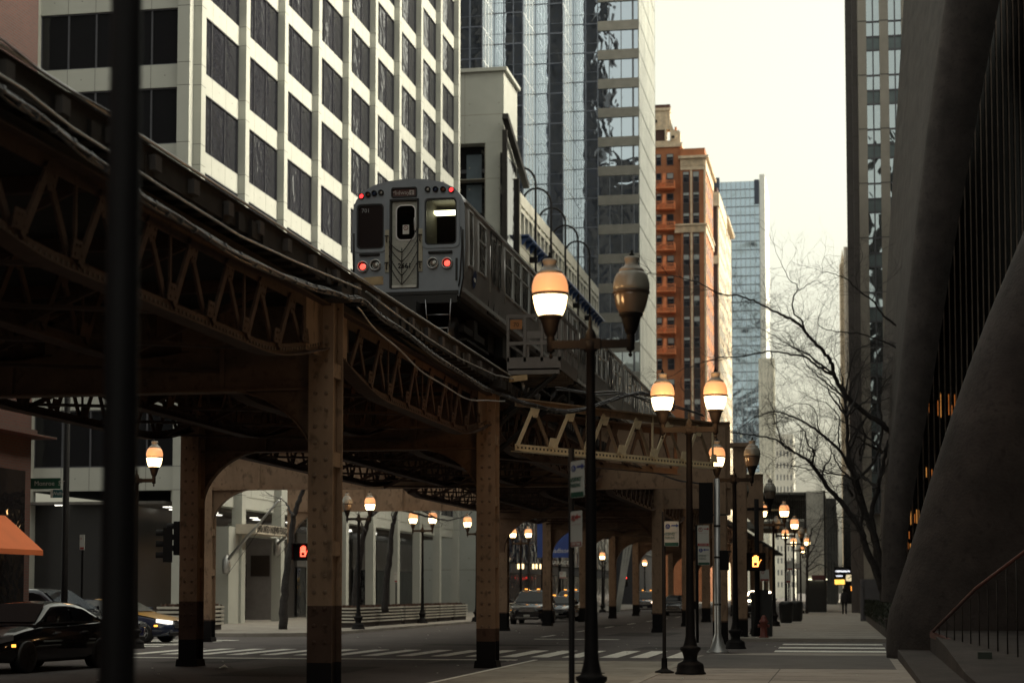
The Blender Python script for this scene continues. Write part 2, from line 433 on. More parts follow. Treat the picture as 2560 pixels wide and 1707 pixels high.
for f in range(11): ob('window', wms, None, lb, ((XS - .63) / 2, -.45, S0 + FH * f))
g = MB(); g.box(XS - .8, -.95, -.25, NB * BAY + .5, S0 - 1.05, ZT); ob('core_walls', g, M('dark_interior', (.02, .018, .018), .9), lb)
# arcade at street level
g = MB()
g.box(-14, -3.2, -.3, NB * BAY, 0, S0 - 1.7)
ob('arcade_wall', g, M('arcade_wall', (.02, .019, .021), .35), lb)
g = MB(); g.box(-3.2, -.95, -.25, NB * BAY, S0 - 1.75, S0 - 1.62); g.box(XS, -.95, -1.0, -.3, S0 - 1.75, S0 - 1.62); ob('arcade_soffit', g, concd, lb)
for k in range(NB):
    for xx, yy in ((-1.9, .3), (-2.6, .7)):
        b_ = MB(); y = (k + yy) * BAY; b_.box(xx - .18, xx + .18, y - .18, y + .18, S0 - 1.78, S0 - 1.753)
        ob('soffit_light', b_, coolw, lb)
for xx in (-3.2, -6.3):
    b_ = MB(); b_.box(xx - .18, xx + .18, -.75, -.6, S0 - 1.78, S0 - 1.753); ob('soffit_light', b_, coolw, lb)
for k in range(NB):
    if k < 2: continue
    b_ = MB(); y0, y1 = k * BAY + 1, (k + 1) * BAY - 1
    b_.box(-3.2, -3.1, y0, y1, 3.25, 5.3); ob('arcade_panel', b_, M('panel_grey', (.2, .2, .2), .5), lb)
    b_ = MB(); b_.face([(-3.09, y0, .15), (-3.09, y1, .15), (-3.09, y1, 3.2), (-3.09, y0, 3.2)]); ob('shop_window', b_, glassk, lb)
# entrance portal with a plaque wall under the arcade
g = MB(); y0 = .9
pL = atX(569, 1400, BX + .2); pR = atX(607, 1400, BX + .2)
g.box(-.6, .25, pL.y - BY, pR.y - BY, .1, zat(1315, BX, pL.y))
g.box(-.6, .22, pR.y - BY, yat(725, BX + .2) - BY, zat(1337, BX, pR.y), zat(1307, BX, pR.y) - .02)
ob('entrance_portal', g, cream, lb)
YE = 97.0; xe0, xe1 = xat(607, YE), xat(688, YE)
g = MB(); g.box(xe0 - BX, xe1 - BX, YE - BY, YE - BY + .3, .12, zat(1337, xe0, YE))
ob('entrance_wall', g, M('brushed_panel', (.30, .28, .28), .45, metal=.2, var=.15), lb)
g = MB(); g.box(xat(627, YE) - BX, xat(674, YE) - BX, YE - BY - .06, YE - BY - .001, zat(1440, xe0, YE), zat(1388, xe0, YE))
ob('plaque', g, M('bronze_plaque', (.04, .028, .022), .5), lb)
# name board over the entrance: stands out towards the street
sg = MB(); ya, yb = yat(638, BX + 1.3), yat(724, BX + 1.3)
za, zb = zat(1340, BX + 1.3, ya) + .15, zat(1309, BX + 1.3, ya) - .0
sg.box(.25, 1.3, ya - BY, yb - BY, za, zb); s_ = ob('name_board', sg, M('board_cream', (.62, .55, .46), .6), lb)
me = text_mesh('JEWISH UNITED FUND/JEWISH FEDERATION', .36, M('letter_dark', (.02, .015, .012), .6), squash=1, bold=.012)
wx = max(v.co.x for v in me.vertices); k_ = (yb - ya) * .46 / wx
for v in me.vertices: v.co.x *= k_; v.co.y *= 1.35
ob('lettering', me, None, s_, (1.31, (ya + yb) / 2 - BY, (za + zb) / 2), (math.pi / 2, 0, math.pi / 2))
for px, py, pys in ((752, 1372, 1), (704, 1385, 0)):
    b_ = MB(); q = atX(px, py, BX - 1.5) - Vector((BX, BY, 0)); b_.lathe([(.02, -.22), (.12, -.12), (.14, .05), (.04, .25)], q, 8); ob('wall_lantern', b_, amber, lb)

# flag poles
for (p0, p1, cx, lab) in (((566, 1402), (702, 1245), BX + .35, 'silver flagpole slanting over the lettered entrance board'), ((693, 1360), (776, 1282), BX + .35, 'silver flagpole slanting up behind the front column, right of the lettered board')):
    a3 = atX(p0[0], p0[1], cx); b3 = atX(p1[0], p1[1], cx + 3.2)
    t = thing('flagpole', lab, 'flagpole', a3, group='flagpoles on the cream building')
    d = b3 - a3; g = MB(); g.tube([Vector((0, 0, 0)), d * .97], [.09, .05], 8); ob('pole', g, silver, t)
    g = MB(); g.lathe([(.01, -.1), (.1, 0), (.01, .1)], d, 10); ob('finial_ball', g, silver, t)
    g = MB(); g.lathe([(.18, -.5), (.22, -.2), (.2, .2), (.05, .4)], (0, 0, -.1), 10); ob('bracket', g, silver, t)
    g = MB(); g.tube([(.02, .03, -.7), d * .45 + Vector((0, 0, -.45)), d * .9], .012, 5); ob('halyard', g, dkst, t)

# planters of ridged concrete along the left kerb
def planter(x0, x1, y0, y1, lab, h=.86):
    t = thing('planter', lab, 'planter', ((x0 + x1) / 2, (y0 + y1) / 2, .12), group='ridged concrete planters along the left pavement')
    hx, hy = (x1 - x0) / 2, (y1 - y0) / 2; g = MB(); n = 5
    g.c = 1; g.box(-hx + .09, hx - .09, -hy + .09, hy - .09, .0, h); g.c = 0  # core coloured dark to paint shade into the grooves
    for k in range(n): z = .14 + (h - .14) * k / n; g.box(-hx, hx, -hy, hy, z + .075, z + (h - .14) / n - .002)
    ob('ridged_box', g, [M('planter_concrete', (.56, .53, .47), .8, var=.15, stain=.4), M('groove_shade', (.06, .05, .05), .9)], t)
    g = MB(); rr = random.Random(int(y0 * 10))
    for k in range(260):
        x, y = rr.uniform(-hx + .1, hx - .1), rr.uniform(-hy + .1, hy - .1); a = rr.uniform(0, 6.28); s = rr.uniform(.05, .13)
        g.face([(x, y, h - .02), (x + s * math.cos(a), y + s * math.sin(a), h + rr.uniform(0, .09)), (x + s * math.sin(a) * .6, y - s * .6 * math.cos(a), h + rr.uniform(0, .13))])
    ob('dry_plants', g, M('dry_plants', (.10, .055, .04), .9, var=.4, scale=8), t)
xq = XLK - 1.4
ypos = [yat(880, xq) + 0, yat(948, xq), yat(1012, xq), yat(1062, xq), yat(1100, xq), yat(1136, xq), yat(1172, xq)]
ords = ['first planter from the front column', 'second planter, long one under the two bare trees', 'third planter, before the twin lamp', 'fourth planter, right of the twin lamp', 'fifth planter, left of the orange-lit column', 'sixth planter, just left of the orange-lit column']
for k in range(6): planter(xq - 1.5, xq, ypos[k] + .25, ypos[k + 1] - .25, 'ridged concrete planter with dry plants, ' + ords[k])
planter(xq - 1.5, xq, yat(1262, xq), yat(1300, xq), 'ridged concrete planter behind the black cars, furthest of the row')
yq = 66.4; planter(xat(392, yq), xat(452, yq), yq, yq + 5, 'ridged concrete planter at the corner behind the taxi, left of the column', .98)

# ================================================================ lower cream block with a tall dark recess, right of the first
cx1 = -27.4; cy0 = yat(1259, cx1); cy1 = yat(1293, cx1)
zt = zat(178, cx1, cy0); xl = xat(1100, cy0)
t = thing('office_annex', 'plain cream panelled block with dark recess between office grid and glass tower', 'building', (cx1, cy0, 0))
xv0, xv1 = -60, xat(1213, cy0) - cx1; zv1 = zat(355, cx1, cy0)
zg = zat(1340, cx1, cy0)
g = MB(); g.box(-18, 0, 0, cy1 - cy0, zv1, zt); g.box(xv1, 0, 0, cy1 - cy0, 0, zv1 - .01); g.box(-18, xv1 - .01, .0, 4, 0, 13.0); g.box(-18, .3, -.3, cy1 - cy0, zt, zt + .3); ob('wall', g, cream, t)
g = MB(); g.box(-18, xv1, 1.2, 4, 13, zv1); ob('recess', g, glassk, t)
g = MB()
for z in (17, 21, 25, 29, 33, 37): g.box(-18, xv1, 1.15, 1.25, z - .3, z)
for x in (-16, -12.6, -9.2): g.box(x, x + .12, 1.1, 1.2, 13, zv1)
ob('recess_bars', g, mull, t)
for px, py in ((1190, 420), (1190, 495)):
    b_ = MB(); q = atY(px, py, cy0 + 1.1); b_.box(q.x - cx1 - .8, q.x - cx1 + .5, 1.05, 1.12, q.z - 1.3, q.z + 1.1); ob('blind', b_, M('blue_blind', (.10, .13, .16), .5), t)
g = MB()
for z in [zt - 3.6 - 5.4 * k for k in range(8)]: g.box(-18, .003, -.003, cy1 - cy0, z - .03, z + .03)
for x in (-3.3, -6.6): g.box(x - .02, x + .02, -.004, .1, zv1, zt)
g.box(-1.6, -1.56, -.004, .1, 13, zv1)
for z in [zt - 3.6 - 5.4 * k for k in range(8)]:
    for dz in (-1, 1):
        for x in (-.4, -2.9, -3.7, -6.2): g.box(x - .05, x + .05, -.006, .05, z + dz * .9, z + dz * .9 + .1)
ob('panel_joints', g, M('joint_tan', (.3, .28, .24), .9), t)

# ================================================================ parking garage with slotted parapet and gooseneck lamps
gx = -27.0; gy0 = yat(1301, gx); gy1 = yat(1500, gx)
t = thing('parking_garage', 'cream parking garage with slotted parapet and blue awnings above the train', 'building', (gx, gy0, 0))
Lg = gy1 - gy0; nb = 6; bl = Lg / nb; zb = 1.65 + 29.0; ztg = 1.65 + 33.4 * 1.0
ztg = zat(480, gx, gy0); zb = zat(590, gx, yat(1292, gx))
gcr = M('garage_panel', (.62, .60, .52), .8, var=.1, scale=1)
g = MB()
g.box(-14, -.8, 0, Lg, 0, ztg - .8)
for k in range(nb):
    y = k * bl; g.box(-.8, .0, y + .1, y + bl - .1, ztg - 1.0, ztg); g.box(-.8, 0, y + .1, y + bl - .1, zb - .4, zb + .4)
    for j in range(5): g.box(-.8, -.05, y + .1 + j * bl / 4 - (.5 if j == 4 else 0), y + .6 + j * bl / 4 - (.5 if j == 4 else 0), zb + .4, ztg - 1.0)
    g.box(-.8, -.02, y + .3, y + bl - .3, ztg - 1.6, ztg - 1.25)
    for q in range(7): g.box(-.8, -.04 - .03 * (q % 2), y + .1, y + bl - .1, zb - .4 - .75 * (q + 1), zb - .45 - .75 * q)
for k in range(8): g.box(-.79, -.02, 0, Lg, 3 + 3.1 * k, 4.3 + 3.1 * k)
g.box(-.9, -.78, 0, Lg, zb - 6, zb)
ob('wall', g, gcr, t)
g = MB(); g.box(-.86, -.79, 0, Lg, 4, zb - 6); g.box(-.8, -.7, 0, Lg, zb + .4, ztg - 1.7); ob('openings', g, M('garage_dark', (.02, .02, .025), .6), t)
for k in range(nb):
    b_ = MB(); y = k * bl
    b_.box(-.05, .7, y + .2, y + .2 + bl * .96, zb + .38, zb + .5)
    for j in range(4): b_.prism([(0, zb - .35), (.0, zb + .37), (.65, zb + .37)], 'y', y + .6 + j * bl / 4, y + .85 + j * bl / 4)
    ob('awning', b_, M('blue_metal', (.03, .07, .2), .45, var=.2), t)
g = MB(); q = xat(1268, gy0) - gx
g.box(-.35, .05, -6.5, -6.2, 0, zt - 5.2); g.box(-.3, .05, -.9, -.6, 0, zt - 8); g.bar((0, -7, zt - 4.2), (0, 3, zt - 7.8), .5, .5)
ob('lift_frame', g, dkst, t)
g = MB(); g.box(-.6, -.2, -6.1, -1, 10, zt - 7); ob('lift_glass', g, glassk, t)
def gooseneck(px, lab):
    Y = yat(px, gx + .5); o = thing('gooseneck_lamp', lab, 'lamp', (gx + .5, Y, 18), group='gooseneck lamps on the garage wall')
    h = 1.65 + 1.416 * (-gx - .5) - 18
    pts = [(0, 0, 0), (0, 0, h - 1.4)] + [(0, -1.4 + 1.4 * math.cos(t), h - 1.4 + 1.4 * math.sin(t)) for t in [math.pi * j / 12 for j in range(1, 13)]] + [(0, -2.8, h - 2.4)]
    pts = [(p[1] * .9, p[1] * .3, p[2]) for p in pts]
    g = MB(); g.tube(pts, .10, 8); ob('post', g, blk, o)
    g = MB(); e = pts[-1]; g.lathe([(.05, .0), (.16, -.1), (.2, -.45), (.42, -.8)], e, 12); sh = ob('shade', g, blk, o)
    g = MB(); g.lathe([(.40, -.80), (.36, -.95), (.15, -1.05)], e, 12); ob('diffuser', g, white, sh)
    for z in (h - 8.5,): g = MB(); g.box(-.6, .15, -.15, .15, z, z + .5); ob('clamp', g, blk, o)
for px, lab in ((1340, 'black gooseneck lamp nearest the cream panelled block'), (1379, 'second black gooseneck lamp from the cream panelled block'), (1415, 'middle black gooseneck lamp of the garage wall'), (1447, 'fourth black gooseneck lamp along the garage wall'), (1476, 'furthest black gooseneck lamp of the garage wall')): gooseneck(px, lab)
# street level of the garage: fascia, dark shopfront, banners
g = MB(); y0 = yat(1262, gx + .3) - gy0; zf0, zf1 = 4.6, 7.2
sx = gx + 1.0
t2 = thing('shopfront', 'dark glazed shopfront with lit letters under the garage, behind the black cars', 'shopfront', (sx, gy0 - 12, 0))
g = MB(); g.box(-1, .4, 0, Lg + 12, zat(1425, sx, 125), zat(1400, sx, 125)); ob('fascia', g, M('fascia_grey', (.07, .07, .08), .5), t2)
g = MB(); g.box(-1, 0, 0, Lg + 12, 0, zat(1425, sx, 125)); ob('glazing', g, glassk, t2)
g = MB(); g.box(-1, .2, 0, Lg + 12, zat(1395, sx, 125), zat(1270, sx, 125)); ob('upper_glass', g, MG('blue_dark_glass', (.02, .03, .06), .1, .5), t2)
for px in (1297, 1308, 1334, 1342, 1352): 
    q = atX(px, 1415, sx + .45); b_ = MB(); b_.box(.4, .45, q.y - (gy0 - 12) - .3, q.y - (gy0 - 12) + .3, q.z - .2, q.z + .2); ob('lit_letter', b_, warmw, t2)
bluem = M('banner_blue', (.03, .07, .30), .6, var=.08)
for px0, px1, lab, txt in ((1343, 1366, 'blue vertical banner beside the far brown column, plain', None), (1372, 1426, 'blue garage banner with white arrow, ring and lettering between two brown columns', 'Madison')):
    Yb = 118.0; xa, xb = xat(px0, Yb), xat(px1, Yb); za, zb_ = zat(1393, xa, Yb), zat(1300, xa, Yb)
    o = thing('banner', lab, 'banner', ((xa + xb) / 2, Yb, za), group='blue banners by the garage')
    g = MB(); g.box(xa - (xa + xb) / 2, xb - (xa + xb) / 2, 0, .12, 0, zb_ - za + 1.5); ob('panel', g, bluem, o)
    g = MB(); g.box(-.06, .06, .12, .3, -za, 4.2); ob('post', g, blk, o)
    if txt:
        lettering('Madison', .42, white, (0, -.01, .45), o); lettering('GARAGE', .34, white, (0, -.01, -.35), o)
        g = MB(); g.prism([(.0 + .55 * math.cos(t), 1.9 + .55 * math.sin(t)) for t in [R(a) for a in range(-80, 60, 14)]] + [(.0 + .38 * math.cos(t), 1.9 + .38 * math.sin(t)) for t in [R(a) for a in range(58, -82, -14)]], 'y', -.02, -.005)
        g.bar((.1, -.01, 3.4), (.55, -.01, 2.9), .03, .18, (0, 1, 0)); ob('arrow_ring', g, white, o)
# ================================================================ glass tower with stepped bays
Yt = 230.0; FT = 3.85
glasst2 = MG('silver_glass', (.50, .57, .66), .03, .3, metal=1, rough=.02)
sidegl = MG('pale_side_glass', (.80, .82, .80), .06, .5, metal=.9, rough=.12)
gran = M('granite_band', (.22, .21, .19), .55, var=.15, scale=.6)
bar = M('bright_mullion', (.13, .145, .19), .45, metal=.2)
t = thing('glass_tower', 'tall glass tower with stepped bays and grey stone bands beside open sky', 'building', (0, 0, 0))
z0 = 25.0; NF = 34
zph = zat(22, -30, Yt) % FT
def bay(xa, xb, Y, name='glass_bay'):
    a = MB(); a.face([(xa, Y, z0), (xb, Y, z0), (xb, Y, z0 + NF * FT), (xa, Y, z0 + NF * FT)]); o = ob(name, a, glasst2, t)
    a = MB(); n = max(2, round(abs(xb - xa) / 1.42))
    for k in range(n + 1): x = xa + (xb - xa) * k / n; w_ = .07 if k % 2 else .035; a.box(x - w_, x + w_, Y - .12, Y + .05, z0, z0 + NF * FT)
    for f in range(NF): z = z0 + zph + f * FT; a.box(xa, xb, Y - .09, Y + .05, z - .06, z + .06); a.box(xa, xb, Y - .07, Y + .05, z + 1.25, z + 1.28)
    ob('mullions', a, bar, o)
def sidebay(x, ya, yb):
    a = MB(); a.face([(x, ya, z0), (x, yb, z0), (x, yb, z0 + NF * FT), (x, ya, z0 + NF * FT)]); o = ob('glass_return', a, sidegl, t)
    a = MB()
    for k in range(5): y = ya + (yb - ya) * k / 4; a.box(x - .05, x + .03, y - .1, y + .1, z0, z0 + NF * FT)
    for f in range(NF): z = z0 + zph + f * FT; a.box(x - .05, x + .02, ya, yb, z - .06, z + .06)
    ob('mullions', a, M('white_mullion', (.75, .78, .8), .4), o)
steps = [(1136 - 60, 1205, 204.8), (1235, 1308, 212), (1340, 1410, 221), (1437, 1498, Yt)]
xe = []
for k, (pa, pb, Y) in enumerate(steps):
    xa, xb = xat(pa, Y), xat(pb, Y)
    if k: xa = xe[-1]
    bay(xa, xb, Y); xe.append(xb)
    if k < 3: sidebay(xb, Y, steps[k + 1][2])
xa, xb = xat(1498, Yt), xat(1603, Yt); yend = yat(1643, xb)
a = MB(); a.box(xa, xb, Yt + .25, Yt + 1, z0, z0 + NF * FT); 
for k in range(4):
    pass
a = MB()
for f in range(NF + 1):
    z = z0 + zph + f * FT; a.box(xa, xb, Yt - .1, Yt + 1.2, z - 1.0, z + .25)
ob('stone_bands', a, gran, t)
for f in range(NF):
    z = z0 + zph + f * FT; a = MB(); a.face([(xa, Yt + .15, z + .25), (xb, Yt + .15, z + .25), (xb, Yt + .15, z + FT - 1.0), (xa, Yt + .15, z + FT - 1.0)])
    a.c = 1
    for k in range(5):
        x = xa + (xb - xa) * (0, .28, .57, .855, 1)[k]; w_ = .11 if k == 3 else .04; a.box(x - w_, x + w_, Yt + .0, Yt + .2, z + .25, z + FT - 1.0)
    ob('window_strip', a, [glasst2, mull], t)
a = MB(); a.face([(xb + .02, Yt, 10), (xb + .02, yend, 10), (xb + .02, yend, z0 + NF * FT), (xb + .02, Yt, z0 + NF * FT)]); o = ob('glass_side', a, M('side_panel_glass', (.62, .62, .56), .28, metal=.55, var=.35, scale=.35, stretch=(1, 1, .25)), t)
a = MB()
for f in range(NF + 5): z = z0 + zph + (f - 5) * FT; a.box(xb - .1, xb + .07, Yt, yend, z - .08, z + .02)
for k in range(15): y = Yt + (yend - Yt) * k / 14; a.box(xb - .1, xb + .06, y - .035, y + .035, 10, z0 + NF * FT)
ob('panel_joints', a, M('joint_grey', (.28, .29, .28), .6), o)
a = MB(); a.box(xat(1076, 205), xe[0] - .3, 205.2, 229, 0, z0 + NF * FT); a.box(xe[0] - .3, xb - .3, Yt + .6, yend - .2, 0, z0 + NF * FT); ob('core', a, M('core_dark', (.05, .05, .06), .6), t)

# ================================================================ brick towers
brick = MBR('orange_brick', (.42, .15, .062), (.36, .12, .05), (.36, .22, .13), ms=.006)
brickd = MBR('dark_red_brick', (.095, .033, .026), (.075, .026, .022), (.07, .055, .05))
terra = M('terracotta_trim', (.62, .50, .36), .75, var=.25, scale=1.5)
rust = M('orange_iron', (.75, .26, .11), .6, var=.3, scale=2)
Yb = 290.0
def mk(Y): return (lambda px: xat(px, Y)), (lambda py, px=1700: zat(py, xat(px, Y), Y))
X_, Z_ = mk(Yb)
t = thing('brick_building', 'tall orange brick building with gable and iron fire escapes beside the glass tower', 'building')
def small_win(xa, xb, za, zb, Y, par, gm=glass, blind=.35, fr=mull):
    a = MB(); a.face([(xa, Y - .02, za), (xb, Y - .02, za), (xb, Y - .02, zb), (xa, Y - .02, zb)]); a.c = 1
    m_ = (za + zb) / 2
    for q in ((xa, xb, za, za + .08), (xa, xb, zb - .08, zb), (xa, xb, m_ - .05, m_ + .05)): a.box(q[0], q[1], Y - .06, Y - .01, q[2], q[3])
    a.box(xa, xa + .07, Y - .06, Y - .01, za, zb); a.box(xb - .07, xb, Y - .06, Y - .01, za, zb)
    if blind > 0: a.c = 2; a.box(xa + .07, xb - .07, Y - .045, Y - .03, m_ + .05 + (zb - m_) * (1 - min(1, blind * 2)), zb - .08)
    return ob('window', a, [gm, fr, M('roller_blind', (.34, .36, .36), .8)], par)
rr = random.Random(5)
xa, xb = X_(1600), X_(1707)
g = MB(); g.box(xa, xb, Yb + .4, Yb + 14, 0, Z_(362)); ob('wall', g, brick, t)
g = MB()                                   # gable and cornice
g.box(xa, xb + .3, Yb + .1, Yb + 3, Z_(366), Z_(356)); g.box(X_(1640), X_(1681), Yb + .2, Yb + 2, Z_(322), Z_(275)); g.box(X_(1640), X_(1682), Yb, Yb + 2.2, Z_(275), Z_(268))
P = [(X_(1681), Z_(356)), (X_(1707), Z_(356)), (X_(1707), Z_(330)), (X_(1703), Z_(324)), (X_(1697), Z_(326)), (X_(1690), Z_(322)), (X_(1684), Z_(305)), (X_(1681), Z_(290))]
g.prism(P, 'y', Yb + .3, Yb + 1.6); g.box(X_(1640), X_(1683), Yb + .2, Yb + 2, Z_(356), Z_(350)); g.box(X_(1668), X_(1672), Yb + .1, Yb + 2, Z_(352), Z_(275))
ob('gable', g, terra, t)
g = MB(); g.box(X_(1640), X_(1668), Yb + .35, Yb + 2, Z_(350), Z_(322)); g.box(X_(1640), X_(1681), Yb + .5, Yb + 2, Z_(268), Z_(258)); ob('gable_brick', g, brickd, t)
g = MB(); g.lathe([(.7, 0), (.95, .1), (.7, .2)], (0, 0, 0), 16)
for cxp, cyp, rp in ((1645, 301, 8), (1689, 342, 7)):
    a = MB(); cx_, cz_ = X_(cxp), Z_(cyp); r_ = rp / 15.5
    a.prism(circ(cx_, cz_, r_, 18) , 'y', Yb + .05, Yb + .3); o = ob('round_ornament', a, terra, t)
    a = MB(); a.prism(circ(cx_, cz_, r_ * .55, 14), 'y', Yb - .02, Yb + .06); ob('ornament_eye', a, dkst, o)
g = MB(); g.box(X_(1692), X_(1697), Yb + .8, Yb + 1.6, Z_(326), Z_(314)); ob('chimney', g, brick, t)
fl = 51.6
for k in range(14):
    yy = 383 + k * fl; dy = 0 if k == 0 else -4
    for pa, pb in ((1645, 1658), (1672, 1689)):
        small_win(X_(pa), X_(pb), Z_(yy + 28 + dy), Z_(yy + dy), Yb + .38, t, blind=rr.choice((.0, .2, .3, .5)))
for k in range(1, 10):
    yy = 431 + (k - 1) * fl + 40
    a = MB(); xa2, xb2 = X_(1646), X_(1693.5); zz = Z_(yy); d_ = 1.3
    a.box(xa2, xb2, Yb - d_, Yb + .35, zz - .12, zz)
    hh = 17 / 15.5
    for z in (zz + hh, zz + hh * .5): a.box(xa2, xb2, Yb - d_, Yb - d_ + .06, z - .04, z + .04); a.box(xb2 - .06, xb2, Yb - d_, Yb + .3, z - .04, z + .04)
    n = 16
    for j in range(n + 1): x = xa2 + (xb2 - xa2) * j / n; a.box(x - .025, x + .025, Yb - d_, Yb - d_ + .05, zz, zz + hh)
    for j in range(5): y = Yb - d_ + 1.5 * j / 4; a.box(xb2 - .05, xb2, y - .02, y + .02, zz, zz + hh)
    for j in range(7): a.box(xa2 + .2 + j * .05, xa2 + 1.1 + .1 * j, Yb - .9, Yb - .4, zz + .1 + j * .12, zz + .16 + j * .12)
    a.bar((X_(1664), Yb - .7, zz), (X_(1668), Yb - .7, zz + 2.4), .5, .08, (0, 1, 0)); a.bar((X_(1663), Yb - .3, zz), (X_(1663), Yb - .3, zz + 2.2), .09, .09); a.bar((X_(1669), Yb - .3, zz), (X_(1669), Yb - .3, zz + 2.2), .09, .09)
    ob('fire_escape', a, rust, t)
# second part with tall window strips
t = thing('brick_building', 'orange brick tower with cream bands, tall dark window strips and brick corner', 'building')
xa, xb = X_(1708), X_(1770); yb2 = yat(1789, xb); zc = Z_(392, 1740)
g = MB(); g.box(xa, xb, Yb - .3, yb2, 0, Z_(372, 1740)); ob('wall', g, brick, t)
g = MB()
g.box(xa - .3, xb + .6, Yb - 1.0, yb2 + .5, Z_(398, 1740), Z_(392, 1740)); g.box(xa, xb + .15, Yb - .5, yb2 + .2, Z_(426, 1740), Z_(398, 1740) - .01)
for k in range(12): x = xa + (xb - xa) * (k + .5) / 12; g.box(x - .1, x + .1, Yb - .62, Yb - .5, Z_(416, 1740), Z_(402, 1740))
g.box(xa - 1.0, xb + .15, Yb - .5, yb2 + .2, Z_(582, 1740), Z_(562, 1740)); g.box(xa - 1, xb + .35, Yb - .8, yb2 + .4, Z_(565, 1740), Z_(561, 1740))
for k in range(14): x = xa + (xb - xa) * (k + .5) / 14; g.box(x - .08, x + .08, Yb - .6, Yb - .5, Z_(580, 1740), Z_(567, 1740))
g.box(X_(1735) - .15, X_(1735) + .15, Yb - .42, Yb - .3, 30, Z_(426, 1740)); g.box(xb - .2, xb + .12, Yb - .42, Yb, 0, Z_(426, 1740))
ob('stone_trim', g, terra, t)
for pa, pb in ((1714, 1730), (1739, 1755)):
    for k in range(20):
        ya_ = 430 + k * 25.8 * 2 / 2 * 2
        if ya_ > 1100: break
        if 545 < ya_ < 590: pass
        o = small_win(X_(pa), X_(pb), Z_(ya_ + 27, 1740), Z_(ya_, 1740), Yb - .3, t, blind=rr.choice((.1, .3, .5, .25)))
        a = MB(); a.box(X_(pa), X_(pb), Yb - .36, Yb - .3, Z_(ya_ + 51, 1740), Z_(ya_ + 27.5, 1740)); ob('spandrel_panel', a, M('iron_spandrel', (.03, .022, .022), .5), t)
for k in range(15):
    for j in range(4):
        y = Yb + 1.2 + (yb2 - Yb - 1.5) * (j + .5) / 4; z = 20 + k * 3.35
        a = MB(); a.box(xb, xb + .05, y - .7, y + .7, z, z + 1.8); ob('side_window', a, glass, t)
# third brick part, further
Y3 = 331.0; X3, Z3 = mk(Y3)
t = thing('brick_building', 'narrow dark red brick building with cream bands behind the orange tower', 'building')
xa, xb = X3(1780), X3(1800); ye = yat(1819, xb)
g = MB(); g.box(xa, xb, Y3, ye, 0, Z3(468, 1795)); ob('wall', g, brickd, t)
g = MB(); g.box(xa, xb + .4, Y3 - .6, ye + .3, Z3(516, 1795), Z3(482, 1795)); g.box(xa, xb + .3, Y3 - .4, ye + .2, Z3(660, 1795), Z3(640, 1795)); g.box(xb, xb + .25, Y3, ye, 20, Z3(516, 1795)); ob('stone_trim', g, terra, t)
for k in range(16):
    for j in range(5):
        y = Y3 + 1.5 + (ye - Y3 - 2) * (j + .5) / 5; z = 22 + k * 3.4
        a = MB(); a.box(xb + .2, xb + .29, y - .9, y + .9, z, z + 1.9); ob('side_window', a, glass, t)
# white terracotta
Y4 = 355.0; xa = xat(1818, Y4); ye = yat(1834, xa)
t = thing('cream_tower', 'slim white terracotta building edge between red brick and blue glass', 'building')
g = MB(); g.box(xa - 14, xa, Y4, ye, 0, zat(540, xa, Y4)); g.box(xa - 14, xa + .8, Y4 - .5, ye, zat(548, xa, Y4), zat(541, xa, Y4)); ob('wall', g, terra, t)
g = MB()
for k in range(20):
    z = 12 + k * 3.4
    for j in range(4):
        y = Y4 + 1 + (ye - Y4) * j / 4.2; g = MB(); g.box(xa, xa + .06, y, y + 1.6, z, z + 1.9); ob('window', g, glass, t)

# far towers
def tower(name, lab, px0, px1, px2, ytop, Y, mat, gmat, fl=3.8, n=6, nside=4, bars=mull, pr=.12, zlow=0, wfrac=.6):
    xa, xb = xat(px0, Y), xat(px1, Y); ye = yat(px2, xb) if px2 else Y + 20
    if ye < Y: ye = Y + 25
    zt_ = zat(ytop, xb, Y); t = thing(name, lab, 'building')
    g = MB(); g.box(xa, xb, Y, ye, zlow, zt_); ob('wall', g, mat, t)
    g = MB(); nf = int(zt_ / fl)
    for f in range(max(0, nf - 45), nf):
        z = zt_ - (nf - f) * fl + .5; 
        for k in range(n):
            x0_, x1_ = xa + (xb - xa) * k / n + pr, xa + (xb - xa) * (k + 1) / n - pr
            if x1_ > x0_: g.box(x0_, x1_, Y - .03, Y, z, z + fl * wfrac)
        g.box(xb, xb + .03, Y + .4, ye - .4, z, z + fl * wfrac)
    ob('window_bands', g, gmat, t)
    g = MB()
    for k in range(n + 1): x = xa + (xb - xa) * k / n; g.box(x - pr, x + pr, Y - .1, Y, zlow, zt_)
    for k in range(nside + 1): y = Y + (ye - Y) * k / nside; g.box(xb, xb + .1, y - pr, y + pr, zlow, zt_)
    ob('piers', g, bars, t); return t, xa, xb, ye, zt_
Yf = 800
t, xa, xb, ye, zz = tower('blue_glass_tower', 'far blue glass tower with white corner fin in open sky', 1800, 1907, 1918, 452, Yf, M('far_slab', (.16, .19, .23), .5), MG('blue_glass', (.42, .52, .62), .9, .06, metal=.8), 3.9, 9, 3, M('far_mullion', (.35, .38, .42), .5), .12, 0, .86)
g = MB(); g.box(xb, xb + 2.4, Yf + 1, ye, 0, zat(435, xb, Yf)); ob('corner_fin', g, M('white_fin', (.78, .78, .74), .6), t)
g = MB(); g.box(xat(1894, Yf), xb - .1, Yf - .5, Yf + 3, zat(510, xb, Yf), zz + .5); g.box(xa - 2, xat(1806, Yf), Yf - .6, Yf + 3, 0, zz + 2); ob('dark_panel', g, M('dark_blue_panel', (.04, .05, .08), .5), t)
tower('pale_tower', 'pale slim tower right of the blue glass tower, seen through branches', 1905, 1938, 1942, 895, 620, M('pale_wall', (.55, .53, .46), .8), MG('dim_glass', (.2, .22, .24), .1, metal=.4), 3.6, 4, 2, M('pale_pier', (.6, .58, .5), .8), .5)
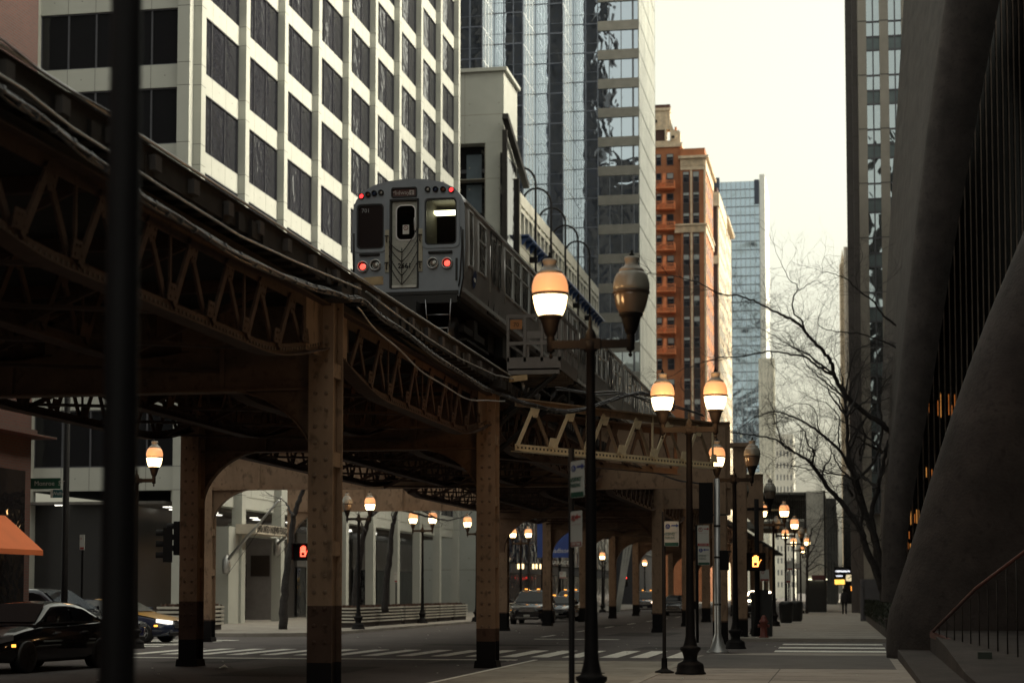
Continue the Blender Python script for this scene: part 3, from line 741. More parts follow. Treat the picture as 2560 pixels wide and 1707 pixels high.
tower('white_tower', 'small white building with punched windows, low behind the bare tree', 1942, 1985, 1990, 1085, 520, M('white_wall', (.66, .64, .58), .8), MG('dim_glass', (.2, .22, .24), .1, metal=.4), 3.4, 5, 2, M('white_pier', (.66, .64, .58), .8), .25, 0, .45)
tower('pale_block', 'pale block with blue tinted strips just right of brown column top', 1845, 1925, 1928, 1180, 480, M('pale_wall', (.55, .53, .46), .8), MG('blue_glass', (.42, .52, .62), .9, .06, metal=.8), 3.6, 9, 2, M('pale_pier', (.6, .58, .5), .8), .3)
tower('dark_block', 'dark narrow building at the left of the far sky slot', 2062, 2090, 2096, 1245, 235, M('dark_wall', (.07, .065, .065), .8), glassk, 3.6, 4, 4, M('dark_pier', (.10, .095, .09), .8), .15)
# right side of the street, beyond the gap
t, xa, xb, ye, zz = tower('stone_tower', 'far ochre tower with pointed top at the right of the sky slot', 2110, 2121, None, 660, 700, M('ochre_stone', (.45, .38, .26), .8), glass, 3.8, 3, 2, terra, .4, 0, .5)
g = MB(); g.prism([(xa, zz), (xb, zz), ((xa + xb) / 2, zz + 6)], 'y', 700, 702); ob('pointed_roof', g, terra, t)
tower('narrow_tower', 'grey narrow building just left of the dark stone tower', 2123, 2200, None, 615, 330, M('grey_wall', (.34, .33, .31), .8), glass, 3.8, 12, 2, M('grey_pier', (.42, .41, .37), .8), .3, 0, .55)
tower('narrow_tower', 'dark low building at the right edge of the sky slot above the theatre signs', 2113, 2160, None, 1190, 260, M('dark_wall', (.07, .065, .065), .8), glassk, 3.6, 6, 4, M('dark_pier', (.10, .095, .09), .8), .2)

# tall stone tower at the right: stone piers and mirror windows
Yr = 134.0; fr_ = 136 / 4500 * Yr
t = thing('stone_pier_tower', 'tall grey stone tower with mirror windows behind the bare tree branches', 'building')
pier = M('pier_stone', (.24, .22, .195), .7, var=.12, scale=.5)
pierd = M('notch_stone', (.095, .085, .085), .7, var=.12, scale=.5)
xs = [xat(p, Yr) for p in (2161, 2183, 2216, 2239, 2272, 2295, 2328, 2351)]
ztop = 52
g = MB()
for k in (0, 2, 4, 6): g.box(xs[k], xs[k + 1], Yr - .35, Yr + 1, 0, ztop)
g.box(xs[0], 30, Yr + .3, 178, 0, ztop); ob('piers', g, pier, t)
g = MB(); xc0, xcm, xc1 = xat(2129, Yr + 4), xat(2146, Yr + 2), xs[0]
g.box(xcm, xc1 - .002, Yr + 2, Yr + 6, 0, ztop); g.box(xc0, xcm - .002, Yr + 4, Yr + 6, 0, ztop)
ob('corner_notch', g, pierd, t)
zr = [zat(y, xs[1], Yr) for y in (57,)][0]
base_z = zr - 12 * fr_
g = MB()
for f in range(30):
    z = base_z + f * fr_
    if z < 4 or z > ztop: continue
    for k in (0, 2, 4, 6): g.box(xs[k] - .005, xs[k + 1] + .005, Yr - .36, Yr - .2, z - .04, z + .04)
    for q in (0, .25, .5, .75): g.box(xc0 - .004, xcm - .01, Yr + 3.98, Yr + 4.2, z + fr_ * q, z + fr_ * q + (.1 if q == 0 else .03)); g.box(xcm, xc1 - .01, Yr + 1.98, Yr + 2.2, z + fr_ * q, z + fr_ * q + (.1 if q == 0 else .03))
ob('stone_joints', g, stone, t)
for (ka, kb) in ((1, 2), (3, 4), (5, 6)):
    for f in range(28):
        z = base_z + f * fr_
        if z < 4 or z > ztop: continue
        a = MB(); xa, xb = xs[ka], xs[kb]; mid = (xa + xb) / 2
        def q_(z0_, z1_, c): a.c = c; a.face([(xa, Yr - .05, z0_), (xb, Yr - .05, z0_), (xb, Yr - .05, z1_), (xa, Yr - .05, z1_)])
        q_(z, z + fr_ * .47, 0); q_(z + fr_ * .47, z + fr_ * .72, 1); q_(z + fr_ * .72, z + fr_, 0); a.c = 2
        for zz_ in (0, .47, .72): a.box(xa, xb, Yr - .12, Yr, z + fr_ * zz_ - .06, z + fr_ * zz_ + .06)
        a.box(mid - .05, mid + .05, Yr - .13, Yr, z, z + fr_)
        ob('window', a, [glassb, M('glass_spandrel', (.12, .15, .16), .35, metal=.4), mull], t)
# windows on its street side, seen in the office building's reflections
g = MB()
for f in range(11):
    for k in range(5): z = 6 + f * 4; y = Yr + 8 + k * 7; g.box(xs[0] - .04, xs[0], y, y + 4.6, z, z + 2.6)
ob('side_windows', g, glassk, t)
g = MB(); g.box(xat(2150, 100), 8, 98, 98.8, 0, zat(1447, 1, 98)); g.box(xat(2154, 98), xat(2158, 98), 97.9, 98, 0, 2.3)
tag(ob('grey_wall', g, M('wall_grey', (.15, .145, .16), .8)), 'low grey wall behind the leaning tree trunks', 'wall')

# towers behind the camera, whose reflections fill the glass
for nm, lab, x0, x1, y0, y1, h, cc in (('brick_tower', 'dark gridded tower standing behind the viewpoint, reflected in the glass tower', -114, -67.5, -70, -50, 180, (.02, .02, .022)),
        ('stone_block', 'lower dark block behind the viewpoint, reflected in the lower panes', -66.5, -38, -72, -50, 124, (.035, .033, .032)),
        ('slab_tower', 'dark gridded tower hidden behind the stone tower, reflected in the office windows', 3.2, 34, 182, 262, 86, (.40, .40, .42))):
    g = MB(); g.box(x0, x1, y0, y1, 0, h)
    t = thing(nm, lab, 'building'); ob('wall', g, MBR('grid_' + nm, (.008, .010, .016), (.016, .018, .026), cc, 3.4, 3.9, .7), t)
    g = MB()
    for k in range(8): x = x0 + (x1 - x0) * k / 7; g.box(x - .5, x + .5, *((y1, y1 + .6) if y0 < 0 else (y0 - .6, y0)), 0, h)
    ob('piers', g, M('reflected_pier', (.028, .026, .026), .8), t)

# ================================================================ red brick corner shop at the far left, awning
cx_, cy_ = -22.0, 46.0 - .0
cy_ = yat(72, cx_)
t = thing('brick_shop', 'dark red brick corner building with orange awning at the left edge', 'building', (cx_, cy_, 0))
zc = zat(1092, cx_, cy_)
g = MB(); g.box(-14, 0, -90, 0, 0, 24); g.box(-14, .12, -22, .12, zat(1090, cx_, cy_), zat(1075, cx_, cy_)); g.box(-14, .55, -22, .45, zat(1105, cx_, cy_) + .1, zat(1090, cx_, cy_) - .01); ob('wall', g, brickd, t)
g = MB(); g.box(0, .06, -4, -.45, .8, zat(1180, cx_, cy_)); ob('shop_window', g, glassk, t)
g = MB(); xx = .9
y1 = yat(106, cx_ + 1.15) - cy_
za_, zb_, zc_ = zat(1290, cx_, cy_), zat(1375, cx_ + 1.1, cy_ + y1), zat(1388, cx_ + 1.1, cy_ + y1)
g.prism([(0, za_), (1.15, zb_), (1.15, zc_), (1.11, zc_), (1.11, zb_ - .04), (0, za_ - .06)], 'y', -6, y1)
ob('awning', g, M('awning_orange', (.62, .15, .045), .8, var=.06), t)
# ================================================================ leaning stone piers and finned wall, right foreground
def edge(pts, Y): return [(xat(px, Y), zat(py, xat(px, Y), Y)) for px, py in pts]
def lerp_edge(E, z):
    E = sorted(E, key=lambda e: e[1])
    if z <= E[0][1]: return E[0][0]
    for a, b_ in zip(E, E[1:]):
        if z <= b_[1]: return a[0] + (b_[0] - a[0]) * (z - a[1]) / (b_[1] - a[1])
    a, b_ = E[-2], E[-1]; return b_[0] + (b_[0] - a[0]) / (b_[1] - a[1]) * (z - b_[1])
pst = M('rough_pier_stone', (.046, .037, .035), .9, var=.45, scale=1.1, bump=.9, bscale=14, stain=.6)
t = thing('flared_building', 'dark tower foot with leaning rounded stone piers and bronze fins at the right', 'building')
def pier_loft(E0, Y0, E1, Y1, width, zmax, r=.32):
    rings = []; n = 30
    for k in range(n + 1):
        z = zmax * (k / n) ** 1.3; xa = lerp_edge(E0, z); xb = lerp_edge(E1, z); wd = width(z); P = []
        for j in range(11):
            a = math.pi / 2 * j / 10; P.append((xa + r - r * math.sin(a), Y0 + r - r * math.cos(a), z))
        P.append((xb, Y1, z)); P.append((xa + wd, Y1, z)); P.append((xa + wd, Y0, z))
        rings.append(P)
    g = MB(); g.grid(rings, smooth=True); return g
EA = edge(((2700, 300), (2560, 620), (2480, 800), (2403, 1000), (2335, 1198), (2285, 1360), (2240, 1490), (2221, 1545), (2216, 1600), (2218, 1655)), 42.0)
ob('pier', pier_loft(EA, 42.0, [(x + .12, z) for x, z in EA], 45.0, lambda z: 7, 24, 1.5), pst, t, label='nearest leaning pier, rough stone with a rounded pale edge')
EB = edge(((2385, 0), (2343, 268), (2297, 600), (2249, 1000), (2209, 1315), (2204, 1500)), 72.0); EB2 = edge(((2280, 0), (2234, 600), (2209, 1000), (2204, 1300), (2203, 1500)), 88.0)
ob('pier', pier_loft(EB, 72.0, EB2, 88.0, lambda z: .75 + z * .055, 40, .6), pst, t, label='further leaning pier seen beyond the bronze fins')
fin = M('bronze_fin', (.26, .20, .17), .3, metal=.85, var=.3)
g = MB(); g.prism([(lerp_edge(EB2, z) + .2, z) for z in (0, 6, 12, 18, 24, 30, 38, 46)] + [(26, 46), (26, 0)], 'y', 90, 92); g.box(9, 26, 10, 89.9, 0, 34); g.box(3.6, 8.98, 22, 33, 0, 46); g.box(5.5, 8.98, -20, 21.9, 0, 30); g.box(9, 26, 92.1, 132, 0, 34)  # boxes after the body stand out of view, added to block light
ob('glazed_wall_and_blockers', g, M('bronze_glass', (.012, .009, .008), .1, metal=.3), t)
for k in range(44):
    x = 2.2 + k * .27; zf_ = [z for z in range(2, 47, 2) if lerp_edge(EB2, z) + .25 < x]; g = MB(); g.box(x, x + .05, 89.72, 89.99, 0, max(zf_ or [2])); ob('fin', g, fin, t)
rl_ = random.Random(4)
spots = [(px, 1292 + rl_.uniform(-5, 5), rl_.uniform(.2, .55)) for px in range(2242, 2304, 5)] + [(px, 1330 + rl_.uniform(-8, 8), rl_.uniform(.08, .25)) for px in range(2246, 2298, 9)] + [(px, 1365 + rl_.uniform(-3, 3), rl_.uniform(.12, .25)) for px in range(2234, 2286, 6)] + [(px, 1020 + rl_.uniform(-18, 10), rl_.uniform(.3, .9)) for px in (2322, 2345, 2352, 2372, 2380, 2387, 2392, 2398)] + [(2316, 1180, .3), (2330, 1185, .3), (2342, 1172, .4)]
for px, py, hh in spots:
    p = atY(px, py, 89.9); g = MB(); g.box(p.x - .02, p.x + .02, 89.9, 89.97, p.z - hh * .8, p.z + hh * .8); ob('reflection_streak', g, ME('streak_orange', (1, .30, .06), .13, (.2, .07, .03)) if rl_.random() < .6 else ME('streak_amber', (1, .42, .10), .2, (.2, .07, .03)), t)  # glowing strips stand in for orange reflections in the fins
# plinth and ramp wall
g = MB()
ys = [(31.2, .16), (33, .35), (38, .62), (42.5, .72)]
g.prism([(20, .1), (31.2, .1), (42.4, .1), (42.4, .8), (36, .62), (30, .35), (20, .22)], 'x', 1.9, 14)
g.prism([(20, .08), (42.4, .08), (42.4, .34), (31, .24), (20, .2)], 'x', 1.18, 1.89)
tag(ob('stone_plinth', g, pst), 'dark stone plinth sloping down at the foot of the leaning pier', 'plinth')
t = thing('stair_railing', 'dark railing climbing beside the leaning pier at bottom right', 'railing', (3.0, 34, 0))
A3, B3 = atY(2330, 1580, 40) , atY(2600, 1350, 32); A4, B4 = atY(2330, 1585, 40), atY(2600, 1700, 32)
o_ = Vector((3.0, 34, 0)); rd = M('rail_red_brown', (.10, .035, .03), .5)
g = MB(); g.tube([A3 - o_, atY(2440, 1470, 36) - o_, B3 - o_], .035, 8); ob('handrail', g, rd, t)
g = MB(); g.bar(A4 - o_, B4 - o_, .1, .12); ob('lower_rail', g, rd, t)
for k in range(1, 12): u = k / 12; p, q = A4.lerp(B4, u) - o_, A3.lerp(B3, u) - o_; q.x = p.x; q.y = p.y; g = MB(); g.tube([p, q], .014, 6); ob('baluster', g, dkst, t)
g = MB(); b_ = atY(2462, 1660, 33); g.box(-.12, .12, -.12, .12, -.02, .42); tag(ob('bollard', g, M('green_box', (.03, .04, .03), .6), loc=(b_.x, b_.y, b_.z - .2)), 'small dark box bollard below the stair railing', 'bollard')

# ================================================================ elevated railway
XR, XL2 = -7.74, -14.5
TX, TY = -9.51, 38.8; RZ = zat(447, TX, TY) - 3.65      # train front and top of rail
el = thing('elevated_railway', 'brown riveted steel elevated railway carrying the train over the street', 'elevated railway', (0, 0, 0))
def column(x, y, ztop, w_=.42, d_=.42, dens=1, name='column', lab=None, low=.6, band=1.45, mats=None):
    g = MB(); segs = [(.02, low, 2), (low, band, 1), (band, ztop, 0)]
    for za, zb, c in segs:
        g.c = c
        g.box(-w_ / 2, w_ / 2, -d_ / 2, -d_ / 2 + .035, za, zb); g.box(-w_ / 2 - .015, w_ / 2 + .015, d_ / 2 - .035, d_ / 2, za, zb)
        g.box(-w_ / 2 + .07, w_ / 2 - .07, -d_ / 2 + .035, d_ / 2 - .035, za, zb)
    g.c = 2; g.prism([(-w_ * .62, 0), (w_ * .62, 0), (w_ * .56, .16), (-w_ * .56, .16)], 'y', -d_ * .62, d_ * .62)
    g.c = 0
    n = int((ztop - .9) / .25)
    for k in range(n):
        z = .9 + k * .25; g.c = 3 if z > band else 1
        for sx in (-1, 1):
            x0 = sx * .085
            if dens: g.grid([[(x0 + r * math.cos(a), -d_ / 2 - dd, z + r * math.sin(a)) for a in [6.283 * j / 8 for j in range(8)]] for r, dd in ((.034, -.002), (.031, .014), (.016, .027))])
            else: g.box(x0 - .015, x0 + .015, -d_ / 2 - .012, -d_ / 2, z - .015, z + .015)
    g.c = 0; z = 2.2
    while z < ztop - .5: g.box(w_ / 2 - .07, w_ / 2 - .005, -d_ / 2 + .036, d_ / 2 - .036, z, z + .22); z += 1.35
    return ob(name, g, mats or [tan, tank, blk, M('rivet_shade', (.19, .125, .085), .5)], el, (x, y, 0), label=lab)  # rivets coloured darker to paint in their shading
def girder(xa, xb, y, zb, zt_, mats=tan, name='cross_girder', arcs=(1, 1), ra=1.35, th=.03, lab=None, fl=.16, st=1.7, arc_at=None):
    g = MB(); g.box(xa, xb, -th / 2, th / 2, zb, zt_); g.box(xa, xb, -fl, fl, zb - .035, zb); g.box(xa, xb, -fl, fl, zt_, zt_ + .03)
    g.box(xa, xb, -.05, -th / 2, zb, zb + .13); g.box(xa, xb, -.05, -th / 2, zt_ - .13, zt_)
    n = int((xb - xa) / st)
    for k in range(1, n): x = xa + (xb - xa) * k / n; g.box(x - .035, x + .035, -.09, -.051, zb + .0, zt_ - .0)
    m = int((xb - xa) / .13)
    for k in range(m): x = xa + .06 + k * .13; g.box(x - .017, x + .017, -.066, -.049, zb + .05, zb + .084)
    for i_, (x, s) in enumerate((arc_at or [(xa, 1), (xb, -1)])):
        if not arcs[i_]: continue
        P = [(x, zb - ra), (x + s * .22, zb - ra)] + [(x + s * (.22 + ra * 1.15 * (1 - math.cos(a))), zb - ra + (ra) * math.sin(a)) for a in [math.pi / 2 * j / 12 for j in range(1, 13)]] + [(x, zb)]
        g.prism(P, 'y', -.015, .015)
        for a_, b_ in zip(P[1:-2], P[2:-1]): g.bar((a_[0], 0, a_[1]), (b_[0], 0, b_[1]), .2, .025, (s, 0, .3))
        if len(P): pass
    return ob(name, g, mats, el, (0, y, 0), label=lab)
def pale_(): return _M.get('sunlit_lattice_tone')
def truss(p, q, zb, zt_, n, mats=tan, haunch=True, ends=1.0, lab=None, rv=True, xl=0, wb=.1):
    """lattice girder between plan points p and q; local x runs from p to q"""
    p = Vector(p); q = Vector(q); d = q - p; L_ = d.length; ang = math.atan2(d.y, d.x); g = MB()
    def zl(x):
        if not haunch: return zb
        e = min(x, L_ - x); return zb + max(0, 1 - e / 3.0) ** 1.5 * .45
    xs_ = [L_ * k / 24 for k in range(25)]
    for a, b_ in zip(xs_, xs_[1:]):
        za, z2 = zl(a), zl(b_); g.grid([[(a, -.012, za), (a, .012, za), (a, .012, za + .15), (a, -.012, za + .15)], [(b_, -.012, z2), (b_, .012, z2), (b_, .012, z2 + .15), (b_, -.012, z2 + .15)]], smooth=False, caps=False)
        g.grid([[(a, -.13, za - .02), (a, .13, za - .02), (a, .13, za), (a, -.13, za)], [(b_, -.13, z2 - .02), (b_, .13, z2 - .02), (b_, .13, z2), (b_, -.13, z2)]], smooth=False, caps=False)
    g.c = 2; g.box(0, L_, -.14, .14, zt_, zt_ + .03); g.box(0, L_, -.012, .012, zt_ - .15, zt_); g.c = 0
    if ends > 0:
        g.box(0, ends, -.01, .01, zl(0) + .1, zt_ - .1); g.box(L_ - ends, L_, -.01, .01, zl(L_) + .1, zt_ - .1)
    m = (L_ - 2 * ends) / n
    for k in range(n):
        x0 = ends + k * m; xm = x0 + m / 2; x1 = x0 + m
        g.bar((x0, -.05, zl(x0) + .12), (xm, -.05, zt_ - .1), .07, .015, (0, 1, 0)) if 0 else None
        g.bar((x0 + .04, -.03, zl(x0) + .1), (xm - .03, -.03, zt_ - .1), .035, wb, (1, 0, .5)); g.c = 2; g.bar((xm + .03, .03, zt_ - .1), (x1 - .04, .03, zl(x1) + .1), .035, wb, (1, 0, .5)); g.c = 0
        g.bar((x1, 0, zl(x1)), (x1, 0, zt_), .03, .05) if k % 2 else None
        g.prism([(xm - .17, zt_ - .15), (xm + .17, zt_ - .15), (xm + .07, zt_ - .36), (xm - .07, zt_ - .36)], 'y', -.045, -.03)
        for x2 in (x1,):
            z2 = zl(x2); g.prism([(x2 - .17, z2 + .15), (x2 + .17, z2 + .15), (x2 + .1, z2 + .36), (x2 - .1, z2 + .36)], 'y', -.045, -.03)
        if rv:
            for dx, dz in ((-.08, .2), (.08, .2), (-.04, .3), (.04, .3)): g.box(x1 + dx - .015, x1 + dx + .015, -.056, -.044, zl(x1) + dz - .015, zl(x1) + dz + .015); g.box(xm + dx - .015, xm + dx + .015, -.056, -.044, zt_ - dz - .015, zt_ - dz + .015)
    x = .08
    while rv and x < L_: z2 = zl(x) + .075; g.c = 1; g.box(x - .022, x + .022, -.024, -.011, z2 - .022, z2 + .022); g.c = 0; x += .13
    return ob('truss', g, [mats, M('rivet_dark', (.07, .05, .04), .6), M('rust_brown_member', (.27, .185, .12), .65, var=.3, stain=.5) if mats is pale_() else mats], el, (p.x, p.y, 0), (0, 0, ang), label=lab)
# columns
YA, YB = yat(812, XR), yat(1219, XR)
column(XR - .01, YA, 6.1, .385, .5, 1, lab='nearest riveted column, brown with black foot')
column(XR, YB, 6.1, .42, .42, 1, lab='riveted column lit orange, with black bands near its foot', low=.58, band=.86)
column(XL2, yat(478, XL2), 6.1, .42, .42, 1, lab='riveted column at the left with dark foot')
column(XL2, YA, 6.1, .42, .42, 0)
YG = 57.6
for x, y, zt_, lab in ((-21.0, yat(517, -21.0), 5.2, 'thin column on the far left side of the crossing'), (xat(1800, YG), YG, 6.9, None), (-3.55, 63, zat(1118, -3.55, 63), 'pale tan column standing at the right kerb')):
    column(x, y, zt_, .44, .42, 0, lab=lab, low=.7, band=.75)
g = MB(); g.box(-.34, .34, -.3, .3, 0, .14); ob('column_cap', g, tan, el, (-3.55, 63, zat(1118, -3.55, 63)))
bents = [yat(1645, -7.6), 88.3, 100.8, 113.8, 126.8, 139.8, 152.8, 166, 179, 192]
for k, y in enumerate(bents):
    column(-7.6, y, 6.1, .44, .42, 0, low=.75, band=.8); column(XL2, y + (2 if k == 0 else 0), 6.1, .42, .42, 0, low=.75, band=.8)
# cross girders
girder(XL2 - .1, XR + .1, YA, 4.75, 6.1, midb, lab='dark cross girder at the nearest bent')
girder(XL2 - .1, XR + .1, YB, 4.85, 6.1, midb, lab='dark cross girder at the orange-lit bent')
girder(-21.1, -7.9, YG, 5.1, 6.3, tan, arcs=(1, 0), lab='long cross girder over the crossing')
girder(-7.88, xat(1828, YG), YG + .05, 5.0, 7.05, tan, arcs=(0, 1), ra=.9, st=1.9, lab='deep brown plate girder behind the bright lattice')
girder(-24, -3.3, 75.8, 5.2, 6.55, tan, arcs=(1, 1), ra=1.4, lab='pale plate girder beyond the crossing')
for k, y in enumerate(bents):
    girder(XL2, -7.6, y + (1 if k == 0 else 0), 4.85, 6.1, midb, ra=1.5)
# long lattice girders
rows = (XR, -10.0, -12.25, XL2)
for r_, x in enumerate(rows):
    m_ = tan if r_ == 0 else tank; rv = r_ == 0
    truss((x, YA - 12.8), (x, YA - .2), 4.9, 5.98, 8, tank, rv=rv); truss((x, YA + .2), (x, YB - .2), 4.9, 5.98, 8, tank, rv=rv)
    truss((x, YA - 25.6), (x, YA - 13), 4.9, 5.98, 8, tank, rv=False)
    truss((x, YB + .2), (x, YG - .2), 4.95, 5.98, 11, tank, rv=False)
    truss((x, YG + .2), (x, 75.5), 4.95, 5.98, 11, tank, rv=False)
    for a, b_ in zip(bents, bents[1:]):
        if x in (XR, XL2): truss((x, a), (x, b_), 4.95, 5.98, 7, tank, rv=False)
pale = M('sunlit_lattice_tone', (.80, .66, .45), .5, var=.15, scale=2, stain=.35)  # sunlight on this one girder is put into a paler colour
pq0 = atY(1288, 1120, 39.9); pq1 = atY(1782, 1166, 46.6)
truss((pq0.x, pq0.y), (pq1.x, pq1.y), 4.85, 6.0, 6, pale, haunch=False, ends=0, lab='lattice girder painted pale as if sunlit, running out to the right of the orange-lit column', wb=.09)
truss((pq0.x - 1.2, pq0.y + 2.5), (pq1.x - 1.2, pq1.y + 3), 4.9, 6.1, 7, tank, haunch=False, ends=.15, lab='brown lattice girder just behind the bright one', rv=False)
column(pq1.x + .1, 47.5, 6.1, .0001 + .12, .12, 0, name='truss_post', low=.1, band=.12) if 0 else None
# bracing under the deck
g = MB()
for y0 in [YA - 12 + 3.2 * k for k in range(30)]:
    g.bar((XL2, y0, 5.95), (XR, y0, 5.95), .12, .2); g.bar((XL2, y0, 5.05), (XR, y0 + 3.2, 5.05), .1, .05)
    for a in range(3): g.bar((rows[a], y0, 5.0), (rows[a + 1], y0, 5.95), .06, .08); g.bar((rows[a], y0, 5.95), (rows[a + 1], y0, 5.0), .06, .08)
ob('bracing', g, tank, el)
# deck
DX0, DX1, DY0, DY1 = -15.0, -7.5, -4, 230
g = MB(); g.box(DX0, DX1 - .15, DY0, 60, 6.02, 6.14); ob('deck', g, wood, el)  # solid sheet under the open ties, added to stop light coming through
tm = MB(); tm.box(-3.7, 3.72, -.11, .11, 0, .22); tmesh = tm.mesh('tie', [wood])
for k in range(100): ob('tie', tmesh, None, el, (-11.2 + .05 * math.sin(k * 7), 12 + k * .5, 6.2))
g = MB()
for k in range(300): y = 62.2 + k * .55; g.box(DX0, DX1, y - .11, y + .11, 6.2, 6.42)
ob('ties', g, wood, el, kind='stuff')
for x in (-9.51 - .72, -9.51 + .72, -12.95 - .72, -12.95 + .72):
    g = MB(); g.box(x - .035, x + .035, DY0, DY1, RZ - .14, RZ); g.box(x - .09, x + .09, DY0, DY1, 6.43, RZ - .141); ob('rail', g, dkst, el)
g = MB(); g.box(DX1 - .06, DX1 + .02, DY0, YB + 1.5, 6.24, 6.53); g.box(DX1 - .5, DX1 + .04, DY0, YB + 1.5, 6.532, 6.56); ob('walkway_edge', g, wood, el)
for k in range(26):
    y = 9 + k * 1.2; g = MB(); g.box(DX1 + .02, DX1 + .1, -.09, .09, 6.29, 6.46); ob('tie_end', g, M('tie_end_grey', (.08, .07, .068), .8), el, (0, y, 0))
g = MB(); g.tube([(DX1 + .06, DY0, 6.58), (DX1 + .06, YB + 1.2, 6.58)], .02, 6); ob('edge_pipe', g, silver, el)
g = MB(); g.tube([(DX1 + .12, DY0, 6.30)] + [Vector((DX1 + .12, atX(a, b_, DX1 + .12).y, atX(a, b_, DX1 + .12).z)) for a, b_ in ((60, 225), (180, 320), (290, 390), (400, 465), (600, 590), (740, 655), (855, 703), (903, 723))], .015, 8)
g.tube([atX(a, b_, DX1 + .12) for a, b_ in ((915, 729), (1000, 793), (1068, 844), (1150, 896), (1240, 938), (1300, 950))], .015, 8)
ob('conduit', g, silver, el)
for px in (850, 1248):
    g = MB(); p = atX(px, 705 if px < 1000 else 940, DX1 + .1); g.box(p.x - .2, p.x + .1, p.y - .25, p.y + .25, p.z - .28, p.z - .1); ob('junction_box', g, dkst, el)
for px0, px1, py in ((868, 957, 702), (1258, 1318, 944)):
    a3, b3 = atX(px0, py + 4, DX1 + .2), atX(px1, py - 2, DX1 + .2); 
    Yp = YA + 1.6 if px0 < 1000 else YB + 1.2
    a3, b3 = atY(px0, py + 6, Yp), atY(px1, py - 1, Yp)
    g = MB(); g.bar(a3, b3, .05, .13); ob('end_plank', g, plank, el)
# gusset plate over nearest column
for y in (YA, YB):
    g = MB(); g.box(XR - .3, XR + .3, y - .3, y + .3, 6.16, 6.2); g.box(XR - .02, XR + .015, y - 1.1, y + 1.1, 5.2, 6.15) ; ob('gusset_plate', g, tan, el)
    g = MB()
    for k in range(9): g.box(XR + .015, XR + .03, y - 1.0 + k * .25 - .015, y - 1.0 + k * .25 + .015, 5.3, 5.33)
    ob('gusset_rivets', g, tank, el)

# cables
cab = M('cable_sheath', (.10, .10, .11), .32, metal=.5, var=.3)
def cable(name, lab, pts, r=.03, nstr=1, sp=.05, clips=False, mat=cab):
    P = [Vector(p) for p in pts]; S = []
    for k in range(len(P) - 1):
        p0, p1, p2, p3 = P[max(k - 1, 0)], P[k], P[k + 1], P[min(k + 2, len(P) - 1)]
        for j in range(8):
            u = j / 8; S.append(.5 * ((2 * p1) + (-p0 + p2) * u + (2 * p0 - 5 * p1 + 4 * p2 - p3) * u * u + (-p0 + 3 * p1 - 3 * p2 + p3) * u ** 3))
    S.append(P[-1]); o = S[0].copy(); t = thing(name, lab, 'cable', o, group='cables along the railway')
    for k in range(nstr):
        g = MB(); a = k * 2.1; g.tube([p - o + Vector((sp * math.cos(a) * (k > 0), 0, sp * math.sin(a) * (k > 0) + .02 * math.sin(i * .5 + k))) for i, p in enumerate(S)], r, 6); ob('strand', g, mat, t)
    if clips:
        acc = 0; g = MB()
        for p, q in zip(S, S[1:]):
            acc += (q - p).length
            if acc > .32: acc = 0; g.tube([q - o - (q - p).normalized() * .02, q - o + (q - p).normalized() * .02], sp + r + .004, 6)
        ob('clips', g, M('clip_grey', (.17, .17, .18), .4, metal=.4), t)
cx9 = DX1 + .2
cable('cable_bundle', 'thick strapped cable bundle sagging along the railway from the left', [atX(a, b_, cx9) for a, b_ in ((-40, 190), (60, 268), (180, 355), (290, 442), (400, 520), (540, 605), (690, 685), (800, 722), (862, 742), (905, 752), (955, 792), (1030, 845), (1120, 912), (1200, 962))] + [atY(a, b_, y) for a, b_, y in ((1240, 982, 38.5), (1330, 1012, 39.7), (1400, 1027, 40.8), (1470, 1022, 41.7), (1540, 996, 42.7), (1600, 984, 43.5), (1640, 990, 44.2))], .017, 5, .026, True)
cable('thin_cable', 'thin light cable sagging below the bundle between the two near columns', [atX(a, b_, cx9) for a, b_ in ((893, 768), (930, 812), (1000, 878), (1070, 938), (1150, 988), (1215, 1003), (1262, 1000))], .014, 1, mat=silver)
cable('thin_cable', 'upper thin cable crossing behind the twin lamp towards the far right', [atY(a, b_, y) for a, b_, y in ((1390, 975, 41), (1480, 985, 42), (1560, 988, 43), (1650, 1010, 44.4), (1760, 1040, 45.8))], .018, 2, .06)
cable('thin_cable', 'dark cable drooping from the lattice girder across the brown plate', [atY(a, b_, y) for a, b_, y in ((1555, 1140, 46), (1600, 1165, 48), (1660, 1190, 50), (1715, 1203, 52), (1770, 1215, 54))], .03, 1)
cable('thin_cable', 'black cable along the railway from left edge above the strapped bundle', [atX(a, b_, DX1 + .08) for a, b_ in ((-30, 80), (100, 172), (285, 292))], .012, 1)

# small signal platform with railing
gal = M('galvanised_grey', (.17, .155, .15), .55, metal=.3, var=.2)
Yp = 41.2; pl = thing('service_platform', 'grey steel service platform with panelled railing beside the train', 'platform', (0, 0, 0))
xa, xb = xat(1270, Yp), xat(1400, Yp); yb_ = yat(1442, xb); zf = zat(905, xa, Yp); ztp = zat(787, xa, Yp)
g = MB(); g.box(xa, xb, Yp, yb_, zf - .16, zf); g.box(xa - .02, xb + .03, Yp - .03, Yp, zf - .2, zf + .1); g.box(xb, xb + .03, Yp, yb_, zf - .2, zf + .1)
for k in range(6): y = Yp + (yb_ - Yp) * k / 5; g.box(xa, xb, y - .03, y + .03, zf - .3, zf - .16)
ob('floor', g, gal, pl)
def pan(f, n, name): 
    g = MB(); f(g); ob(name, g, gal, pl)
for nm, z0_, z1_ in (('rail_bar', ztp - .08, ztp), ('rail_bar', ztp - .72, ztp - .64)):
    g = MB(); g.box(xa, xb, Yp - .02, Yp + .02, z0_, z1_); g.box(xb - .02, xb + .02, Yp + .02, yb_, z0_, z1_); g.box(xa - .02, xa + .02, Yp + .02, yb_, z0_, z1_); ob(nm, g, gal, pl)
